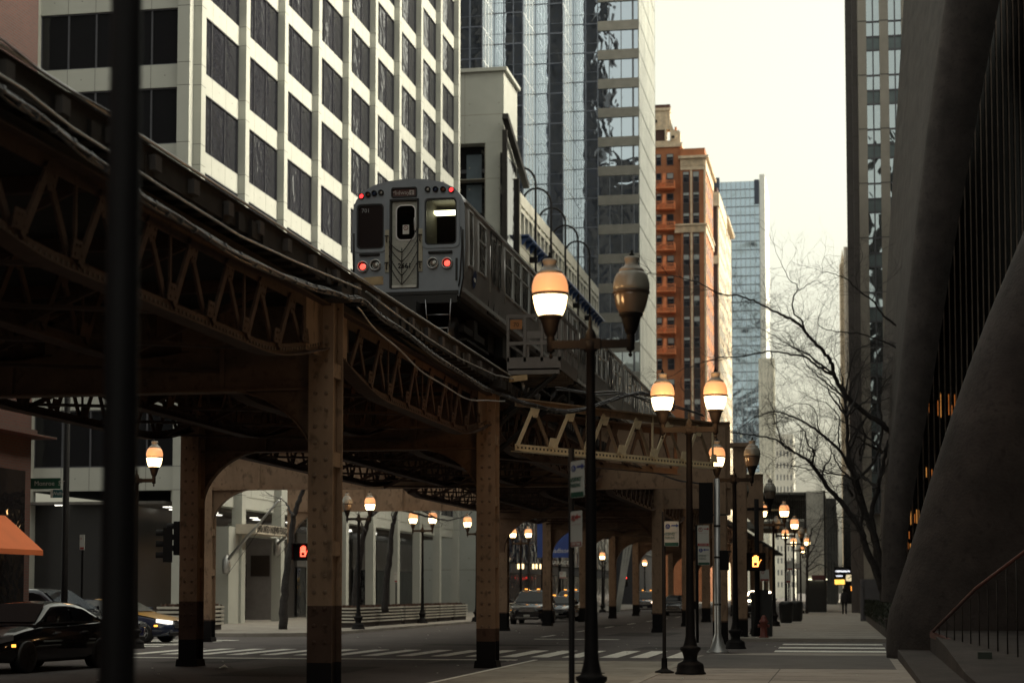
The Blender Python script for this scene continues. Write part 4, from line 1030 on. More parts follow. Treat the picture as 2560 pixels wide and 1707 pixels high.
for u in (0, .33, .66, 1):
    g = MB(); x = xa + (xb - xa) * u; g.box(x - .03, x + .03, Yp - .03, Yp + .03, zf, ztp); ob('rail_post', g, gal, pl)
for u in (.33, .66, 1):
    g = MB(); y = Yp + (yb_ - Yp) * u; g.box(xb - .03, xb + .03, y - .03, y + .03, zf, ztp); ob('rail_post', g, gal, pl)
g = MB(); g.box(xa + .35, xb - .06, Yp + .03, Yp + .045, zf + .55, zf + .72); g.box(xa + .35, xa + .5, Yp + .03, Yp + .045, zf + .1, zf + .55); ob('panel', g, gal, pl)
g = MB(); q = atY(1276, 800, Yp - .03); g.box(q.x, q.x + .28, Yp - .045, Yp - .031, q.z - .22, q.z + .0); s_ = ob('number_plate', g, M('orange_plate', (.36, .15, .05), .6), pl)
lettering('70', .14, blk, (q.x + .14, Yp - .05, q.z - .12), s_)
g = MB()
for u in (0, 1):
    x = xa + (xb - xa) * u; g.bar((x, Yp + .1, zf - .2), (XR, Yp + .1 - 1.2 * u, 5.4), .07, .07); g.bar((x, yb_ - .1, zf - .2), (XR, yb_ - 1, 5.6), .07, .07)
g.bar(atY(1392, 935, 42), atY(1210, 1070, 40.3), .09, .1); g.bar(atY(1410, 990, 42.5), atY(1240, 1130, 40.3), .08, .09)
ob('strut', g, dkst, pl)

# ================================================================ train

tsk = M('train_steel', (.25, .28, .32), .42, metal=.25, var=.08, scale=3, bump=.05)
tss = M('train_side', (.34, .32, .315), .32, metal=.6, var=.22, scale=1.2, stretch=(1, 1, .25))
trf = M('train_roof', (.62, .63, .65), .3, metal=.6, var=.1)
rub = M('rubber', (.012, .012, .013), .5)
frame_m = M('window_alu', (.55, .55, .55), .3, metal=.7)
def clear_glass():
    m = bpy.data.materials.new('clear_glass'); m.use_nodes = True; t = m.node_tree; N = t.nodes
    b = N['Principled BSDF']; b.inputs['Base Color'].default_value = (.02, .02, .025, 1); b.inputs['Roughness'].default_value = .03
    tr = N.new('ShaderNodeBsdfTransparent'); tr.inputs[0].default_value = (.72, .74, .7, 1); mix = N.new('ShaderNodeMixShader'); fr = N.new('ShaderNodeFresnel'); fr.inputs[0].default_value = 1.6
    t.links.new(fr.outputs[0], mix.inputs[0]); t.links.new(tr.outputs[0], mix.inputs[1]); t.links.new(b.outputs[0], mix.inputs[2]); t.links.new(mix.outputs[0], N['Material Output'].inputs[0]); return m
cgl = clear_glass()
SEC = [(1.18, .98), (1.22, 1.2), (1.285, 1.7), (1.30, 2.1), (1.285, 2.9), (1.27, 3.05), (1.20, 3.22), (1.06, 3.39), (.80, 3.53), (.45, 3.61), (0, 3.65)]
def sx_(z):
    for a, b_ in zip(SEC, SEC[1:]):
        if z <= b_[1]: return a[0] + (b_[0] - a[0]) * (z - a[1]) / (b_[1] - a[1])
    return 0
SECF = [(x, z) for x, z in SEC] + [(-x, z) for x, z in reversed(SEC[:-1])]
CL = 14.3
def car(front, y0, lab):
    t = thing('train_car', lab, 'train car', (TX, y0, RZ), group='cars of the elevated train')
    ya = .03 if front else 0
    g = MB(); ring = SECF
    rings = [[(x, y, z) for x, z in ring] for y in (ya, .3, 5, 10, CL - .3, CL)]
    i0 = SECF.index(SEC[5]); n = len(SECF)
    g.grid([[(x, y, z) for x, z in SEC[:6]] for y in (ya, CL)], close=False, caps=False, smooth=True)
    g.grid([[(-x, y, z) for x, z in SEC[:6]] for y in (ya, CL)], close=False, caps=False, smooth=True)
    g.face([(SEC[0][0], ya, SEC[0][1]), (SEC[0][0], CL, SEC[0][1]), (-SEC[0][0], CL, SEC[0][1]), (-SEC[0][0], ya, SEC[0][1])])
    g.face([(x, CL, z) for x, z in SECF])
    if not front: g.face([(x, ya, z) for x, z in SECF])
    ob('body', g, tss, t)
    g = MB(); rf = SECF[5:n - 5]; g.grid([[(x, y, z) for x, z in rf] for y in (ya, CL)], close=False, caps=False, smooth=True)
    for s in (1, -1): g.box(s * 1.25 - .03, s * 1.25 + .06, .0, CL, 3.07, 3.13)
    for k in range(2): y = 3.5 + 7 * k; g.box(-.6, .6, y - .8, y + .8, 3.6, 3.8)
    ob('roof', g, trf, t)
    # side: windows, doors
    def panel(s, y1, y2, z1, z2, name, mats, off=.012, fr=.045, split=None):
        a = MB(); X = lambda z, o: s * (sx_(z) + o)
        zs = [z1, (z1 + z2) / 2, z2]
        for za, zb in zip(zs, zs[1:]): a.face([(X(za, off), y1, za), (X(za, off), y2, za), (X(zb, off), y2, zb), (X(zb, off), y1, zb)])
        a.c = 1
        def strip(ya_, yb_, za, zb): a.grid([[(X(za, off - .01), ya_, za), (X(za, off + .02), ya_, za), (X(za, off + .02), yb_, za), (X(za, off - .01), yb_, za)], [(X(zb, off - .01), ya_, zb), (X(zb, off + .02), ya_, zb), (X(zb, off + .02), yb_, zb), (X(zb, off - .01), yb_, zb)]], smooth=False)
        strip(y1 - fr, y1, z1 - fr, z2 + fr); strip(y2, y2 + fr, z1 - fr, z2 + fr); strip(y1, y2, z1 - fr, z1); strip(y1, y2, z2, z2 + fr)
        if split: strip(y1, y2, split - .02, split + .02)
        return ob(name, a, mats, t)
    for s in (1, -1):
        gm = [glassk, frame_m]
        panel(s, .42, .85, 1.75, 2.95, 'side_window', gm); panel(s, 1.5, 2.3, 1.8, 2.9, 'side_window', gm, split=2.5)
        for y in (3.0, CL - 4.3):
            for dy in (0, .68):
                d_ = panel(s, y + dy, y + dy + .6, 1.05, 2.98, 'door', [tss, rub], .02, .03)
                a = MB(); X = lambda z, o: s * (sx_(z) + o)
                a.face([(X(1.75, .035), y + dy + .14, 1.75), (X(1.75, .035), y + dy + .46, 1.75), (X(2.85, .035), y + dy + .46, 2.85), (X(2.85, .035), y + dy + .14, 2.85)]); ob('pane', a, glassk, d_)
        yy = 4.75
        for k in range(4): panel(s, yy, yy + .95, 1.8, 2.9, 'side_window', gm, split=2.5); yy += 1.2
        for y in (CL - 2.7, CL - 1.5): panel(s, y, y + .9, 1.8, 2.9, 'side_window', gm, split=2.5)
        g = MB()
        for z in (1.08,): g.box(s * 1.21 - .02, s * 1.21 + .03, .1, CL - .1, z, z + .1)
        for y in (2.7, 4.55, CL - 4.6, CL - 2.9): g.tube([(s * 1.33, y, 1.5), (s * 1.33, y, 2.6)], .015, 6)
        ob('side_trim', g, frame_m, t)
    # undergear
    g = MB(); g.box(-1.05, 1.05, .1, CL - .1, .8, .97); g.box(-.9, .9, 4.6, 9.4, .35, .8); g.box(-1.1, 1.1, 5.5, 6.6, .3, .8); g.box(-1.1, 1.1, 7.4, 8.9, .4, .8); ob('underframe', g, dkst, t)
    for y in (2.4, CL - 2.4):
        g = MB()
        for s in (1, -1): g.box(s * .95 - .07, s * .95 + .07, y - 1.2, y + 1.2, .34, .5); g.box(s * .95 - .1, s * .95 + .1, y - .2, y + .2, .3, .75); g.box(s * 1.0 - .1, s * 1.0 + .1, y - 1.3, y + 1.3, .12, .18)
        g.box(-.9, .9, y - .15, y + .15, .35, .7); b2 = ob('bogie', g, dkst, t)
        for yy in (y - .95, y + .95):
            for s in (1, -1):
                g = MB(); g.grid([[(s * (.72 + o), yy + r * math.cos(a), .36 + r * math.sin(a)) for a in [6.283 * j / 20 for j in range(20)]] for o, r in ((-.06, .39), (-.04, .36), (.07, .35), (.07, .2))]); ob('wheel', g, stl, b2)
    if not front: return t
    # ---------- front end
    def fx(px): return xat(px, TY) - TX
    def fz(py): return zat(py, TX, TY) - RZ
    outer = [(x, z) for x, z in SECF]
    wL = rrect(fx(888), fx(956), fz(620), fz(508), .09); wR = rrect(fx(1060), fx(1140), fz(615), fz(500), .09); dr = [(fx(974), fz(722)), (fx(1042), fz(722)), (fx(1042), fz(500)), (fx(974), fz(500))]
    sg = rrect(fx(977), fx(1038), fz(492), fz(471), .04)
    g = MB(); g.plate(outer, [wL, wR, dr, sg], 'y', -.02, .04); fp = ob('front_wall', g, tsk, t)
    for nm, wl in (('front_window', wL), ('front_window', wR)):
        xs_ = [p[0] for p in wl]; zs_ = [p[1] for p in wl]; x0, x1, za, zb = min(xs_), max(xs_), min(zs_), max(zs_)
        g = MB(); g.plate(rrect(x0 - .075, x1 + .075, za - .075, zb + .075, .13), [rrect(x0 - .01, x1 + .01, za - .01, zb + .01, .09)], 'y', -.045, -.021); f_ = ob(nm, g, tsk, t)
        g = MB(); g.plate(rrect(x0 - .012, x1 + .012, za - .012, zb + .012, .09), [rrect(x0 + .03, x1 - .03, za + .03, zb - .03, .08)], 'y', -.01, .03); ob('gasket', g, rub, f_)
        g = MB(); g.face([(p[0], .02, p[1]) for p in rrect(x0 + .02, x1 - .02, za + .02, zb - .02, .08)]); ob('pane', g, M('cab_glass_dark', (.008, .008, .01), .12, spec=.25) if wl is wL else cgl, f_)
    lettering('701', .14, M('decal_pale', (.4, .42, .45), .6), (fx(911), .012, fz(522)), f_) if 0 else lettering('701', .13, M('decal_pale', (.4, .42, .45), .6), (fx(909), .012, fz(523)), t, name='run_number')
    # door with window and number
    x0, x1, za, zb = fx(976), fx(1040), fz(720), fz(503)
    dw = rrect(fx(987), fx(1034), fz(599), fz(513), .12)
    g = MB(); g.plate([(x0, za), (x1, za), (x1, zb), (x0, zb)], [dw], 'y', .03, .06); dmat = M('door_cream_grey', (.40, .40, .36), .45, metal=.2, var=.15, scale=5, stain=.4); d_ = ob('end_door', g, dmat, t)
    g = MB(); g.plate(rrect(fx(985), fx(1036), fz(601), fz(511), .13), [rrect(fx(988), fx(1033), fz(598), fz(514), .11)], 'y', .015, .029); ob('door_window_frame', g, frame_m, d_)
    g = MB(); g.face([(p[0], .05, p[1]) for p in dw]); ob('door_pane', g, cgl, d_)
    g = MB(); g.box(x0 - .045, x0 - .005, -.05, .05, za, zb + .03); g.box(x1 + .005, x1 + .045, -.05, .05, za, zb + .03); g.box(x0 - .045, x1 + .045, -.05, .05, zb + .005, zb + .045); ob('door_frame', g, rub, t)
    g = MB(); g.box(x0 + .01, x1 - .01, -.03, .028, fz(719), fz(713)); ob('door_sill', g, white, d_)
    lettering('2661', .155, blk, ((x0 + x1) / 2 - .0, .022, fz(664)), d_, name='car_number', bold=.004)
    g = MB(); g.box(fx(1003), fx(1019), .01, .02, fz(585), fz(562)); n_ = ob('notice', g, white, d_)
    g = MB(); c_ = (fx(1011), fz(569.5)); g.plate(circ(c_[0], c_[1], .055), [circ(c_[0], c_[1], .042)], 'y', .004, .0085); g.bar((c_[0] - .035, .006, c_[1] + .035), (c_[0] + .035, .006, c_[1] - .035), .004, .014, (0, 1, 0)); g.bar((c_[0], .007, c_[1] - .03), (c_[0], .007, c_[1] + .03), .004, .018, (0, 1, 0)); ob('notice_mark', g, M('notice_red', (.25, .03, .03), .5), n_)
    # chains
    ch = MB(); cxm = fx(1003)
    def chain(p, q, sag):
        n = max(6, int((Vector(p) - Vector(q)).length / .028) + int(sag * 30))
        for k in range(n):
            u = k / n; x = p[0] + (q[0] - p[0]) * u; z = p[1] + (q[1] - p[1]) * u - sag * 4 * u * (1 - u); s = .012 if k % 2 else .007
            ch.box(x - s, x + s, -.075, -.075 + .018, z - .012, z + .012)
    for zz in (fz(603), fz(640), fz(672)):
        pass
    xl_, xr_ = fx(971), fx(1043)
    for (zl_, zm, zr_) in ((fz(605), fz(632), fz(570)), (fz(618), fz(655), fz(600)), (fz(640), fz(690), fz(628)), (fz(662), fz(712), fz(655))):
        chain((xl_, zl_), (cxm, zm), .035); chain((cxm, zm), (xr_, zr_), .05)
    chain((cxm, fz(622)), (cxm, fz(712)), 0)
    ob('safety_chains', ch, dkst, t)
    for pa in (965, 1049.5):
        g = MB(); g.box(fx(pa - 5), fx(pa + 5), -.05, -.021, fz(680), fz(574)); p_ = ob('cream_strip', g, M('strip_cream', (.45, .42, .33), .6, var=.15, scale=8, stain=.5), t)
        g = MB()
        for z in (597, 664):
            g.tube([(fx(pa), -.05, fz(z - 8)), (fx(pa), -.11, fz(z - 8)), (fx(pa), -.11, fz(z + 8)), (fx(pa), -.05, fz(z + 8))], .012, 6); g.bar((fx(pa - 5), -.09, fz(z - 7)), (fx(pa + 5), -.09, fz(z - 7)), .02, .025)
        ob('latch', g, dkst, p_)
    g = MB(); g.tube([(fx(1035), -.02, fz(545)), (fx(1035), -.09, fz(548)), (fx(1035), -.09, fz(578)), (fx(1035), -.02, fz(580))], .012, 6); ob('grab_handle', g, silver, t)
    # destination sign
    g = MB(); x0, x1, za, zb = fx(978), fx(1037), fz(491), fz(472); g.box(x0, x1, .0, .03, za, zb); s_ = ob('destination_sign', g, M('sign_maroon', (.085, .022, .018), .4), t)
    g = MB(); g.plate(rrect(x0 - .03, x1 + .03, za - .03, zb + .03, .05), [rrect(x0, x1, za, zb, .03)], 'y', -.05, -.0); ob('sign_frame', g, rub, s_)
    lettering('Midway', .135, M('sign_letter', (.5, .45, .43), .5), ((x0 + x1) / 2 - .09, -.004, (za + zb) / 2), s_)
    g = MB(); c_ = ((x1 - .1), (za + zb) / 2); g.box(c_[0] - .055, c_[0] + .055, -.008, -.001, c_[1] - .055, c_[1] + .055); q_ = ob('plane_symbol', g, M('sign_letter', (.5, .45, .43), .5), s_)
    g = MB(); g.bar((c_[0], -.012, c_[1] - .045), (c_[0], -.012, c_[1] + .048), .004, .014, (0, 1, 0)); g.prism([(c_[0] - .045, c_[1] - .012), (c_[0], c_[1] + .02), (c_[0] + .045, c_[1] - .012), (c_[0], c_[1] + .004)], 'y', -.014, -.009); g.prism([(c_[0] - .02, c_[1] - .045), (c_[0], c_[1] - .03), (c_[0] + .02, c_[1] - .045)], 'y', -.014, -.009); ob('plane', g, rub, q_)
    # lamps
    def lamp(px, py, r, mat, nm, depth=.05, inner=None, lab_=None):
        g = MB(); c = (fx(px), fz(py)); g.grid([[(c[0] + rr_ * math.cos(a), yy_, c[1] + rr_ * math.sin(a)) for a in [6.283 * j / 20 for j in range(20)]] for rr_, yy_ in ((r * 1.25, -.02), (r * 1.25, -.02 - depth), (r * 1.02, -.025 - depth), (r, -.02 - depth * .3))], caps=False)
        h_ = ob(nm, g, frame_m if depth > .05 else rub, t, label=lab_)
        g = MB(); g.grid([[(c[0] + rr_ * math.cos(a), yy_, c[1] + rr_ * math.sin(a)) for a in [6.283 * j / 20 for j in range(20)]] for rr_, yy_ in ((r * 1.0, -.03), (r * .7, -.045), (r * .2, -.052))]); ob('lens', g, mat, h_)
        if inner:
            g = MB(); g.grid([[(c[0] + rr_ * math.cos(a), yy_, c[1] + rr_ * math.sin(a)) for a in [6.283 * j / 16 for j in range(16)]] for rr_, yy_ in ((r * .62, -.05), (r * .5, -.058), (r * .1, -.06))]); ob('bulb', g, inner, h_)
    dim = {'o': M('lens_orange', (.16, .05, .02), .2), 'b': M('lens_blue', (.02, .035, .09), .2), 'w': M('lens_clear', (.35, .33, .30), .15, metal=.5), 'r': ME('marker_red', (1, .03, .03), 1.4, (.5, .02, .03))}
    for (px, py), k in zip(((899.5, 487), (916, 483.5), (932, 481), (949, 480)), 'robw'): lamp(px, py, .052, dim[k], 'marker_light', lab_='lit red marker light at the far left' if k == 'r' else None)
    for (px, py), k in zip(((1067, 476.5), (1087, 477), (1106, 478), (1127, 480)), 'wbor'): lamp(px, py, .052, dim[k], 'marker_light', lab_='lit red marker light at the far right' if k == 'r' else None)
    chrome = M('lamp_chrome', (.55, .55, .53), .12, metal=1)
    lamp(904, 664, .105, chrome, 'tail_light', .07, red_l); lamp(936, 661, .105, chrome, 'headlight', .07, dim['w']); lamp(1081, 661, .105, chrome, 'headlight', .07, dim['w']); lamp(1117, 662, .105, chrome, 'tail_light', .07, red_l)
    for pa, pb in ((896, 946), (1070, 1130)):
        g = MB(); g.box(fx(pa), fx(pb), -.07, -.021, fz(637), fz(631)); g.tube([(fx(pa), -.09, fz(636)), (fx(pb), -.09, fz(636))], .012, 6); ob('wiper', g, rub, t)
    g = MB(); g.tube([(fx(1152), -.06, fz(573)), (fx(1155), -.08, fz(620)), (fx(1150), -.08, fz(700)), (fx(1146), -.06, fz(720))], .016, 6); g.tube([(fx(1157), -.04, fz(580)), (fx(1158), -.05, fz(700)), (fx(1148), -.1, fz(760))], .02, 6); g.tube([(fx(881), -.05, fz(580)), (fx(881), -.05, fz(690))], .02, 6); ob('hose', g, rub, t)
    g = MB(); g.box(fx(1138), fx(1143), -.05, -.021, fz(705), fz(650)); g.box(-1.15, 1.15, -.06, .1, fz(738), fz(730)); g.box(-1.12, 1.12, -.04, .3, .82, fz(738)); g.box(-.3, .3, -.5, .3, .45, .8); ob('coupler', g, rub, t)
    g = MB(); 
    for z in (.25, .55): g.tube([(.45, -.05, z), (.95, -.05, z)], .015, 6)
    g.tube([(.45, -.05, .25), (.4, -.05, .9)], .015, 6); g.tube([(.95, -.05, .25), (.98, -.05, .9)], .015, 6); ob('step', g, stl, t)
    # cab interior
    g = MB(); g.box(-1.1, 1.1, .1, 5.5, 1.0, 1.05); g.box(-1.05, 1.05, 5.4, 5.5, 1.05, 3.3); g.box(.28, .33, .25, 1.4, 1.05, 3.3) ; g.box(-1.1, .2, 1.6, 1.65, 1.05, 3.3); g.box(-1.1, 1.1, .1, 5.5, 3.3, 3.34); ob('interior', g, M('interior_wall', (.025, .022, .015), .7), t)
    g = MB(); g.box(.35, 1.15, 1.0, 1.25, 3.05, 3.12); ob('ceiling_light', g, ME('fluorescent', (1, .95, .62), 3.0), t)
    for x0, x1 in ((.38, .62), (.82, 1.12)):
        g = MB(); g.prism(rrect(x0 - .0, x1, 2.35, 2.62, .05), 'y', 5.36, 5.39); ob('lit_panel', g, ME('lit_panel', (.9, .8, .42), .55), t)
    g = MB(); g.prism([(.38, 1.8), (.62, 1.72), (.6, 1.98), (.4, 2.1)], 'y', 3.2, 3.22); ob('far_window', g, ME('far_window', (1, .9, .6), .8), t)
    # round emblem
    g = MB(); yc, zc, r = 1.12, 1.52, .2
    g.face([(sx_(zc + r * math.sin(a)) + .018, yc + r * math.cos(a), zc + r * math.sin(a)) for a in [6.283 * j / 24 for j in range(24)]]); e_ = ob('emblem', g, M('emblem_blue', (.015, .03, .11), .4), t)
    me = text_mesh('cta', .17, white, bold=.004); ob('emblem_letters', me, None, e_, (sx_(zc) + .022, yc, zc), (math.pi / 2, 0, math.pi / 2))
    return t
car(True, TY, 'front car of the train, grey end wall with door, chains and red lights')
c2 = car(False, TY + CL + .35, 'second car of the train, silver side behind the lit street lamp')
copy_tree(c2, (TX, TY + 2 * (CL + .35), RZ), label='third car of the train, far end near the glass tower foot')
copy_tree(c2, (TX, TY + 3 * (CL + .35), RZ), label='fourth and last car of the train, mostly hidden behind the others')
# ================================================================ street lamps
dome_lit = ME('dome_lit', (1, .40, .15), .42, (.50, .31, .2)); bowl_lit = ME('bowl_lit', (1, .70, .34), 3.0, (.9, .8, .6))
dome_off = M('dome_off', (.30, .28, .24), .3, var=.15, coat=.3); bowl_off = M('bowl_off', (.16, .12, .09), .22, var=.2, coat=.5)
fin_m = M('dome_neck', (.34, .31, .27), .35)
band_m = M('lamp_band', (.06, .04, .03), .4)
K = .00195
def globe_parts(par, o, lit, k=1.0, watt=9):
    """acorn globe; o = centre of the arm below it"""
    def pr(L_): return [(r * K * k, (705 - y) * K * k) for r, y in L_]
    g = MB(); g.lathe(pr([(2, 105), (6, 110), (9, 116), (6, 124), (14, 132), (18, 140), (12, 150), (30, 154)]), o, 12); gl = ob('finial', g, blk, par)
    g = MB(); g.lathe(pr([(40, 152), (47, 158), (48, 168), (42, 182), (42, 198), (50, 212), (72, 228), (80, 236), (82, 250)]), o, 20); g2 = ob('neck', g, fin_m, par)
    g = MB(); g.lathe(pr([(84, 250), (98, 268), (108, 292), (115, 322), (117, 350), (114, 372)]), o, 24); ob('dome', g, dome_lit if lit else dome_off, par)
    g = MB(); g.lathe(pr([(116, 371), (119, 378), (118, 386), (112, 390)]), o, 24); ob('band', g, band_m, par)
    g = MB(); g.lathe(pr([(111, 389), (109, 405), (104, 435), (97, 465), (88, 492), (76, 514), (50, 518)]), o, 24); ob('bowl', g, bowl_lit if lit else bowl_off, par)
    g = MB(); g.lathe(pr([(74, 514), (78, 520), (76, 530), (64, 538), (60, 552), (52, 580), (44, 610), (33, 640), (24, 648), (26, 660), (26, 745), (20, 750), (8, 758), (6, 764), (13, 772), (12, 784), (4, 792)]), o, 14); ob('holder', g, blk, par)
    if lit:
        ld = bpy.data.lights.new('lamp_light', 'POINT'); ld.energy = watt; ld.color = (1, .52, .2); ld.shadow_soft_size = .12
        lo = bpy.data.objects.new('lamp_light', ld); C.objects.link(lo); lo.parent = par; lo.location = (o[0], o[1], o[2] + (705 - 545) * K * k - .35 * 0 + .0)
        lo.location = (o[0] + .0, o[1] - .75, o[2] + .35 * k)
def pole_prof(h, r=.056):
    return [(.29, 0), (.29, .03), (.265, .05), (.25, .16), (.235, .2), (.14, .25), (.125, .3), (.15, .4), (.195, .46), (.195, .5), (.14, .52), (.125, .56), (.105, .64), (.09, .72), (.075, 1.4), (r, h - .55), (r, h - .1), (r * 1.45, h - .09), (r * 1.45, h + .03), (r, h + .04), (r * 1.3, h + .09), (r * .9, h + .16), (r * .35, h + .2), (r * .4, h + .26), (.004, h + .36)]
rl3 = random.Random(77)
def twin_lamp(px, d=None, Y=None, lit=(1, 1), lab='', name='street_lamp', h=4.72, sep=1.0, X=None, k=1.0, group='twin acorn street lamps', ang=0, watt=9):
    if X is None:
        if Y: X = xat(px, Y)
        else: v = xyd(px, d); X, Y = v.x, v.y
    t = thing(name, lab, 'street lamp', (X, Y, .12), -YAW * 0 + ang, group); hh = h - .12
    g = MB(); g.lathe(pole_prof(hh), (0, 0, 0), 14); ob('post', g, blk, t)
    g = MB(); g.box(-sep / 2, sep / 2, -.045, .045, hh - .05, hh + .05); g.box(-.13, .13, -.06, .06, hh - .065, hh + .065); ob('arm', g, blk, t)
    for i_, s in enumerate((-1, 1)):
        a = bpy.data.objects.new('globe', None); C.objects.link(a); a.parent = t; a.location = (s * sep / 2, 0, hh); a.empty_display_size = .1
        a.rotation_euler = (rl3.uniform(-.025, .025), rl3.uniform(-.025, .025), 0); globe_parts(a, (0, 0, 0), lit[i_], k, watt)
    return t
def single_lamp(px, d, lit, lab, h=3.9):
    v = xyd(px, d); t = thing('street_lamp', lab, 'street lamp', (v.x, v.y, .12), 0, 'single acorn street lamps')
    g = MB(); g.lathe(pole_prof(h - .4)[:-6], (0, 0, 0), 12); ob('post', g, blk, t)
    a = bpy.data.objects.new('globe', None); C.objects.link(a); a.parent = t; a.location = (0, 0, h - .2); globe_parts(a, (0, 0, 0), lit); return t
twin_lamp(1478, Y=22.0, lit=(1, 0), lab='nearest twin street lamp, left globe lit and right globe dark', X=xat(1478, 22.0), sep=1.0, ang=-.0)
twin_lamp(1725, Y=34.0, lit=(1, 1), lab='second twin street lamp, both globes lit, black base on the pavement', watt=20)
twin_lamp(1838, Y=49.5, lit=(1, 0), lab='third twin street lamp, left globe lit over the silver signal pole', sep=.95)
rl = [(1892, 67, (0, 0), 'fourth twin street lamp, both globes unlit grey'), (1935, 83, (1, 1), 'fifth twin street lamp on the right kerb, orange domes'), (1965, 99, (0, 1), 'sixth twin street lamp on the right kerb'), (1985, 116, (1, 0), 'seventh twin street lamp on the right kerb'),
      (2002, 134, (1, 1), 'eighth twin street lamp, in front of the corrugated panel'), (2022, 158, (1, 1), 'ninth twin street lamp, left of the corrugated panel edge'), (2036, 190, (1, 1), 'farthest twin street lamp on the right kerb')]
for px, Y, lit, lab in rl: twin_lamp(px, Y=Y, lit=lit, lab=lab)
for px, d, lit, lab in ((338, 49.5, (0, 1), 'twin street lamp behind the black foreground pole, lit globe showing'), (896, 75.5, (0, 1), 'twin street lamp just right of the nearest column'), (1056, 90, (1, 1), 'twin street lamp with both globes lit above the ridged planters'),
        (1192, 95, (1, 0), 'twin street lamp left of the orange-lit column'), (1302, 113, (1, 1), 'twin street lamp under the first arch, above the black car'), (1398, 125, (0, 1), 'twin street lamp before the blue garage banner')):
    twin_lamp(px, d=d, lit=lit, lab=lab)
single_lamp(1506, 139, True, 'single lit street lamp under the arch, in front of a bare tree'); single_lamp(1612, 170, True, 'single lit street lamp far down the left kerb, right of the leaning white truss')

# near black pole at the left, out of focus
v = Vector((xat(297, 7.6), 7.6, 0)); g = MB(); a_, b_ = atY(294, 1707, 7.6), atY(320, 0, 7.6)
g.tube([(0, 0, 0), (0, 0, 1.2), (.006, 0, 6.5)], [.082, .081, .062], 20)
tag(ob('black_pole', g, blk, None, (xat(295, 7.6), 7.6, .12)), 'thick black pole very near the viewpoint, cutting through the left side', 'pole')

# ================================================================ signs on poles
blue_s = M('sign_blue', (.03, .05, .22), .5); green_s = M('sign_green', (.01, .07, .045), .5); red_s = M('sign_red', (.28, .03, .03), .5); wsg = M('sign_white', (.50, .51, .49), .45, var=.05)
def wheelchair(par, x, z, r, y=-.014):
    g = MB(); g.prism(circ(x, z, r, 20), 'y', y, y + .006); d_ = ob('disc', g, blue_s, par)
    g = MB(); k = r / 1.25
    g.prism(circ(x - .05 * r, z + .72 * k, .15 * k, 8), 'y', y - .006, y - .001); g.bar((x - .05 * r, y - .003, z + .55 * k), (x, y - .003, z - .05 * k), .005, .13 * k, (0, 1, 0)); g.bar((x, y - .003, z - .02 * k), (x + .45 * k, y - .003, z - .05 * k), .005, .12 * k, (0, 1, 0)); g.bar((x + .42 * k, y - .003, z), (x + .62 * k, y - .003, z - .55 * k), .005, .12 * k, (0, 1, 0))
    pts = [(x - .1 * k + .5 * k * math.cos(R(a)), y - .003, z - .2 * k + .5 * k * math.sin(R(a))) for a in range(100, 330, 18)]
    for p, q in zip(pts, pts[1:]): g.bar(p, q, .005, .09 * k, (0, 1, 0))
    ob('wheelchair_symbol', g, wsg, d_)
def arrow(par, x0, x1, z, mat, y=-.012):
    s = 1 if x1 > x0 else -1; g = MB(); g.box(min(x0, x1), max(x0, x1), y, y + .004, z - .012, z + .012); g.prism([(x1, z + .035), (x1 + s * .05, z), (x1, z - .035)], 'y', y, y + .004); ob('arrow', g, mat, par)
def signplate(par, x, z0, w_, h_, kind, rz=0, arr=1, text=None):
    o = bpy.data.objects.new('sign_plate', None); C.objects.link(o); o.parent = par; o.location = (0, -.06, z0); o.rotation_euler = (0, 0, rz); o.empty_display_size = .1
    e = o
    g = MB(); g.prism(rrect(x, x + w_, 0, h_, .02, 3), 'y', -.008, .0); p_ = ob('panel', g, wsg, e)
    if kind == 'h':
        g = MB(); g.prism(rrect(x + .006, x + w_ - .006, .006, h_ * .15, .01, 2), 'y', -.011, -.0082); ob('green_band', g, green_s, e)
        wheelchair(e, x + w_ * .24, h_ * .80, w_ * .17); arrow(e, x + w_ * (.48 if arr > 0 else .93), x + w_ * (.82 if arr > 0 else .6), h_ * .83, blue_s)
        g = MB(); g.box(x + .02, x + w_ - .02, -.011, -.0082, h_ * .545, h_ * .555); ob('line', g, green_s, e)
        lettering('RESERVED\nPARKING', h_ * .15, green_s, (x + w_ * .38, -.011, h_ * .41), e, squash=.62)
    else:
        g = MB(); g.plate(circ(x + w_ * .27, h_ * .80, w_ * .19, 20), [circ(x + w_ * .27, h_ * .80, w_ * .145, 20)], 'y', -.012, -.0082); g.bar((x + w_ * .15, -.012, h_ * .86), (x + w_ * .39, -.012, h_ * .74), .003, .02, (0, 1, 0)); ob('red_ring', g, red_s, e)
        lettering(text or 'P', h_ * .16, blk, (x + w_ * .27, -.0145, h_ * .80), e)
        arrow(e, x + w_ * (.55 if arr > 0 else .93), x + w_ * (.85 if arr > 0 else .65), h_ * .83, red_s)
        g = MB(); g.box(x + .006, x + w_ - .006, -.011, -.0082, .01, h_ * .14); rb = ob('red_band', g, red_s, e); lettering('TOW ZONE', h_ * .1, wsg, (x + w_ / 2, -.0135, h_ * .075), e, squash=.7)
        g = MB(); g.box(x + .02, x + w_ - .02, -.011, -.0082, h_ * .62, h_ * .627); ob('line', g, red_s, e)
def sign_pole(px, Y, zt_, lab, r=.036, base=True):
    X = xat(px, Y); t = thing('sign_pole', lab, 'sign pole', (X, Y, .12), group='parking sign poles'); g = MB()
    pr = ([(.19, 0), (.18, .03), (.08, .07), (.06, .1), (.055, .26), (.06, .27)] if base else []) + [(r, .3), (r, zt_ - .12)]
    g.lathe(pr, (0, 0, 0), 10); ob('post', g, blk, t); return t, X
t, X = sign_pole(1429, 21.0, 3.35, 'near sign pole with two narrow parking signs, left of the big lamp post')
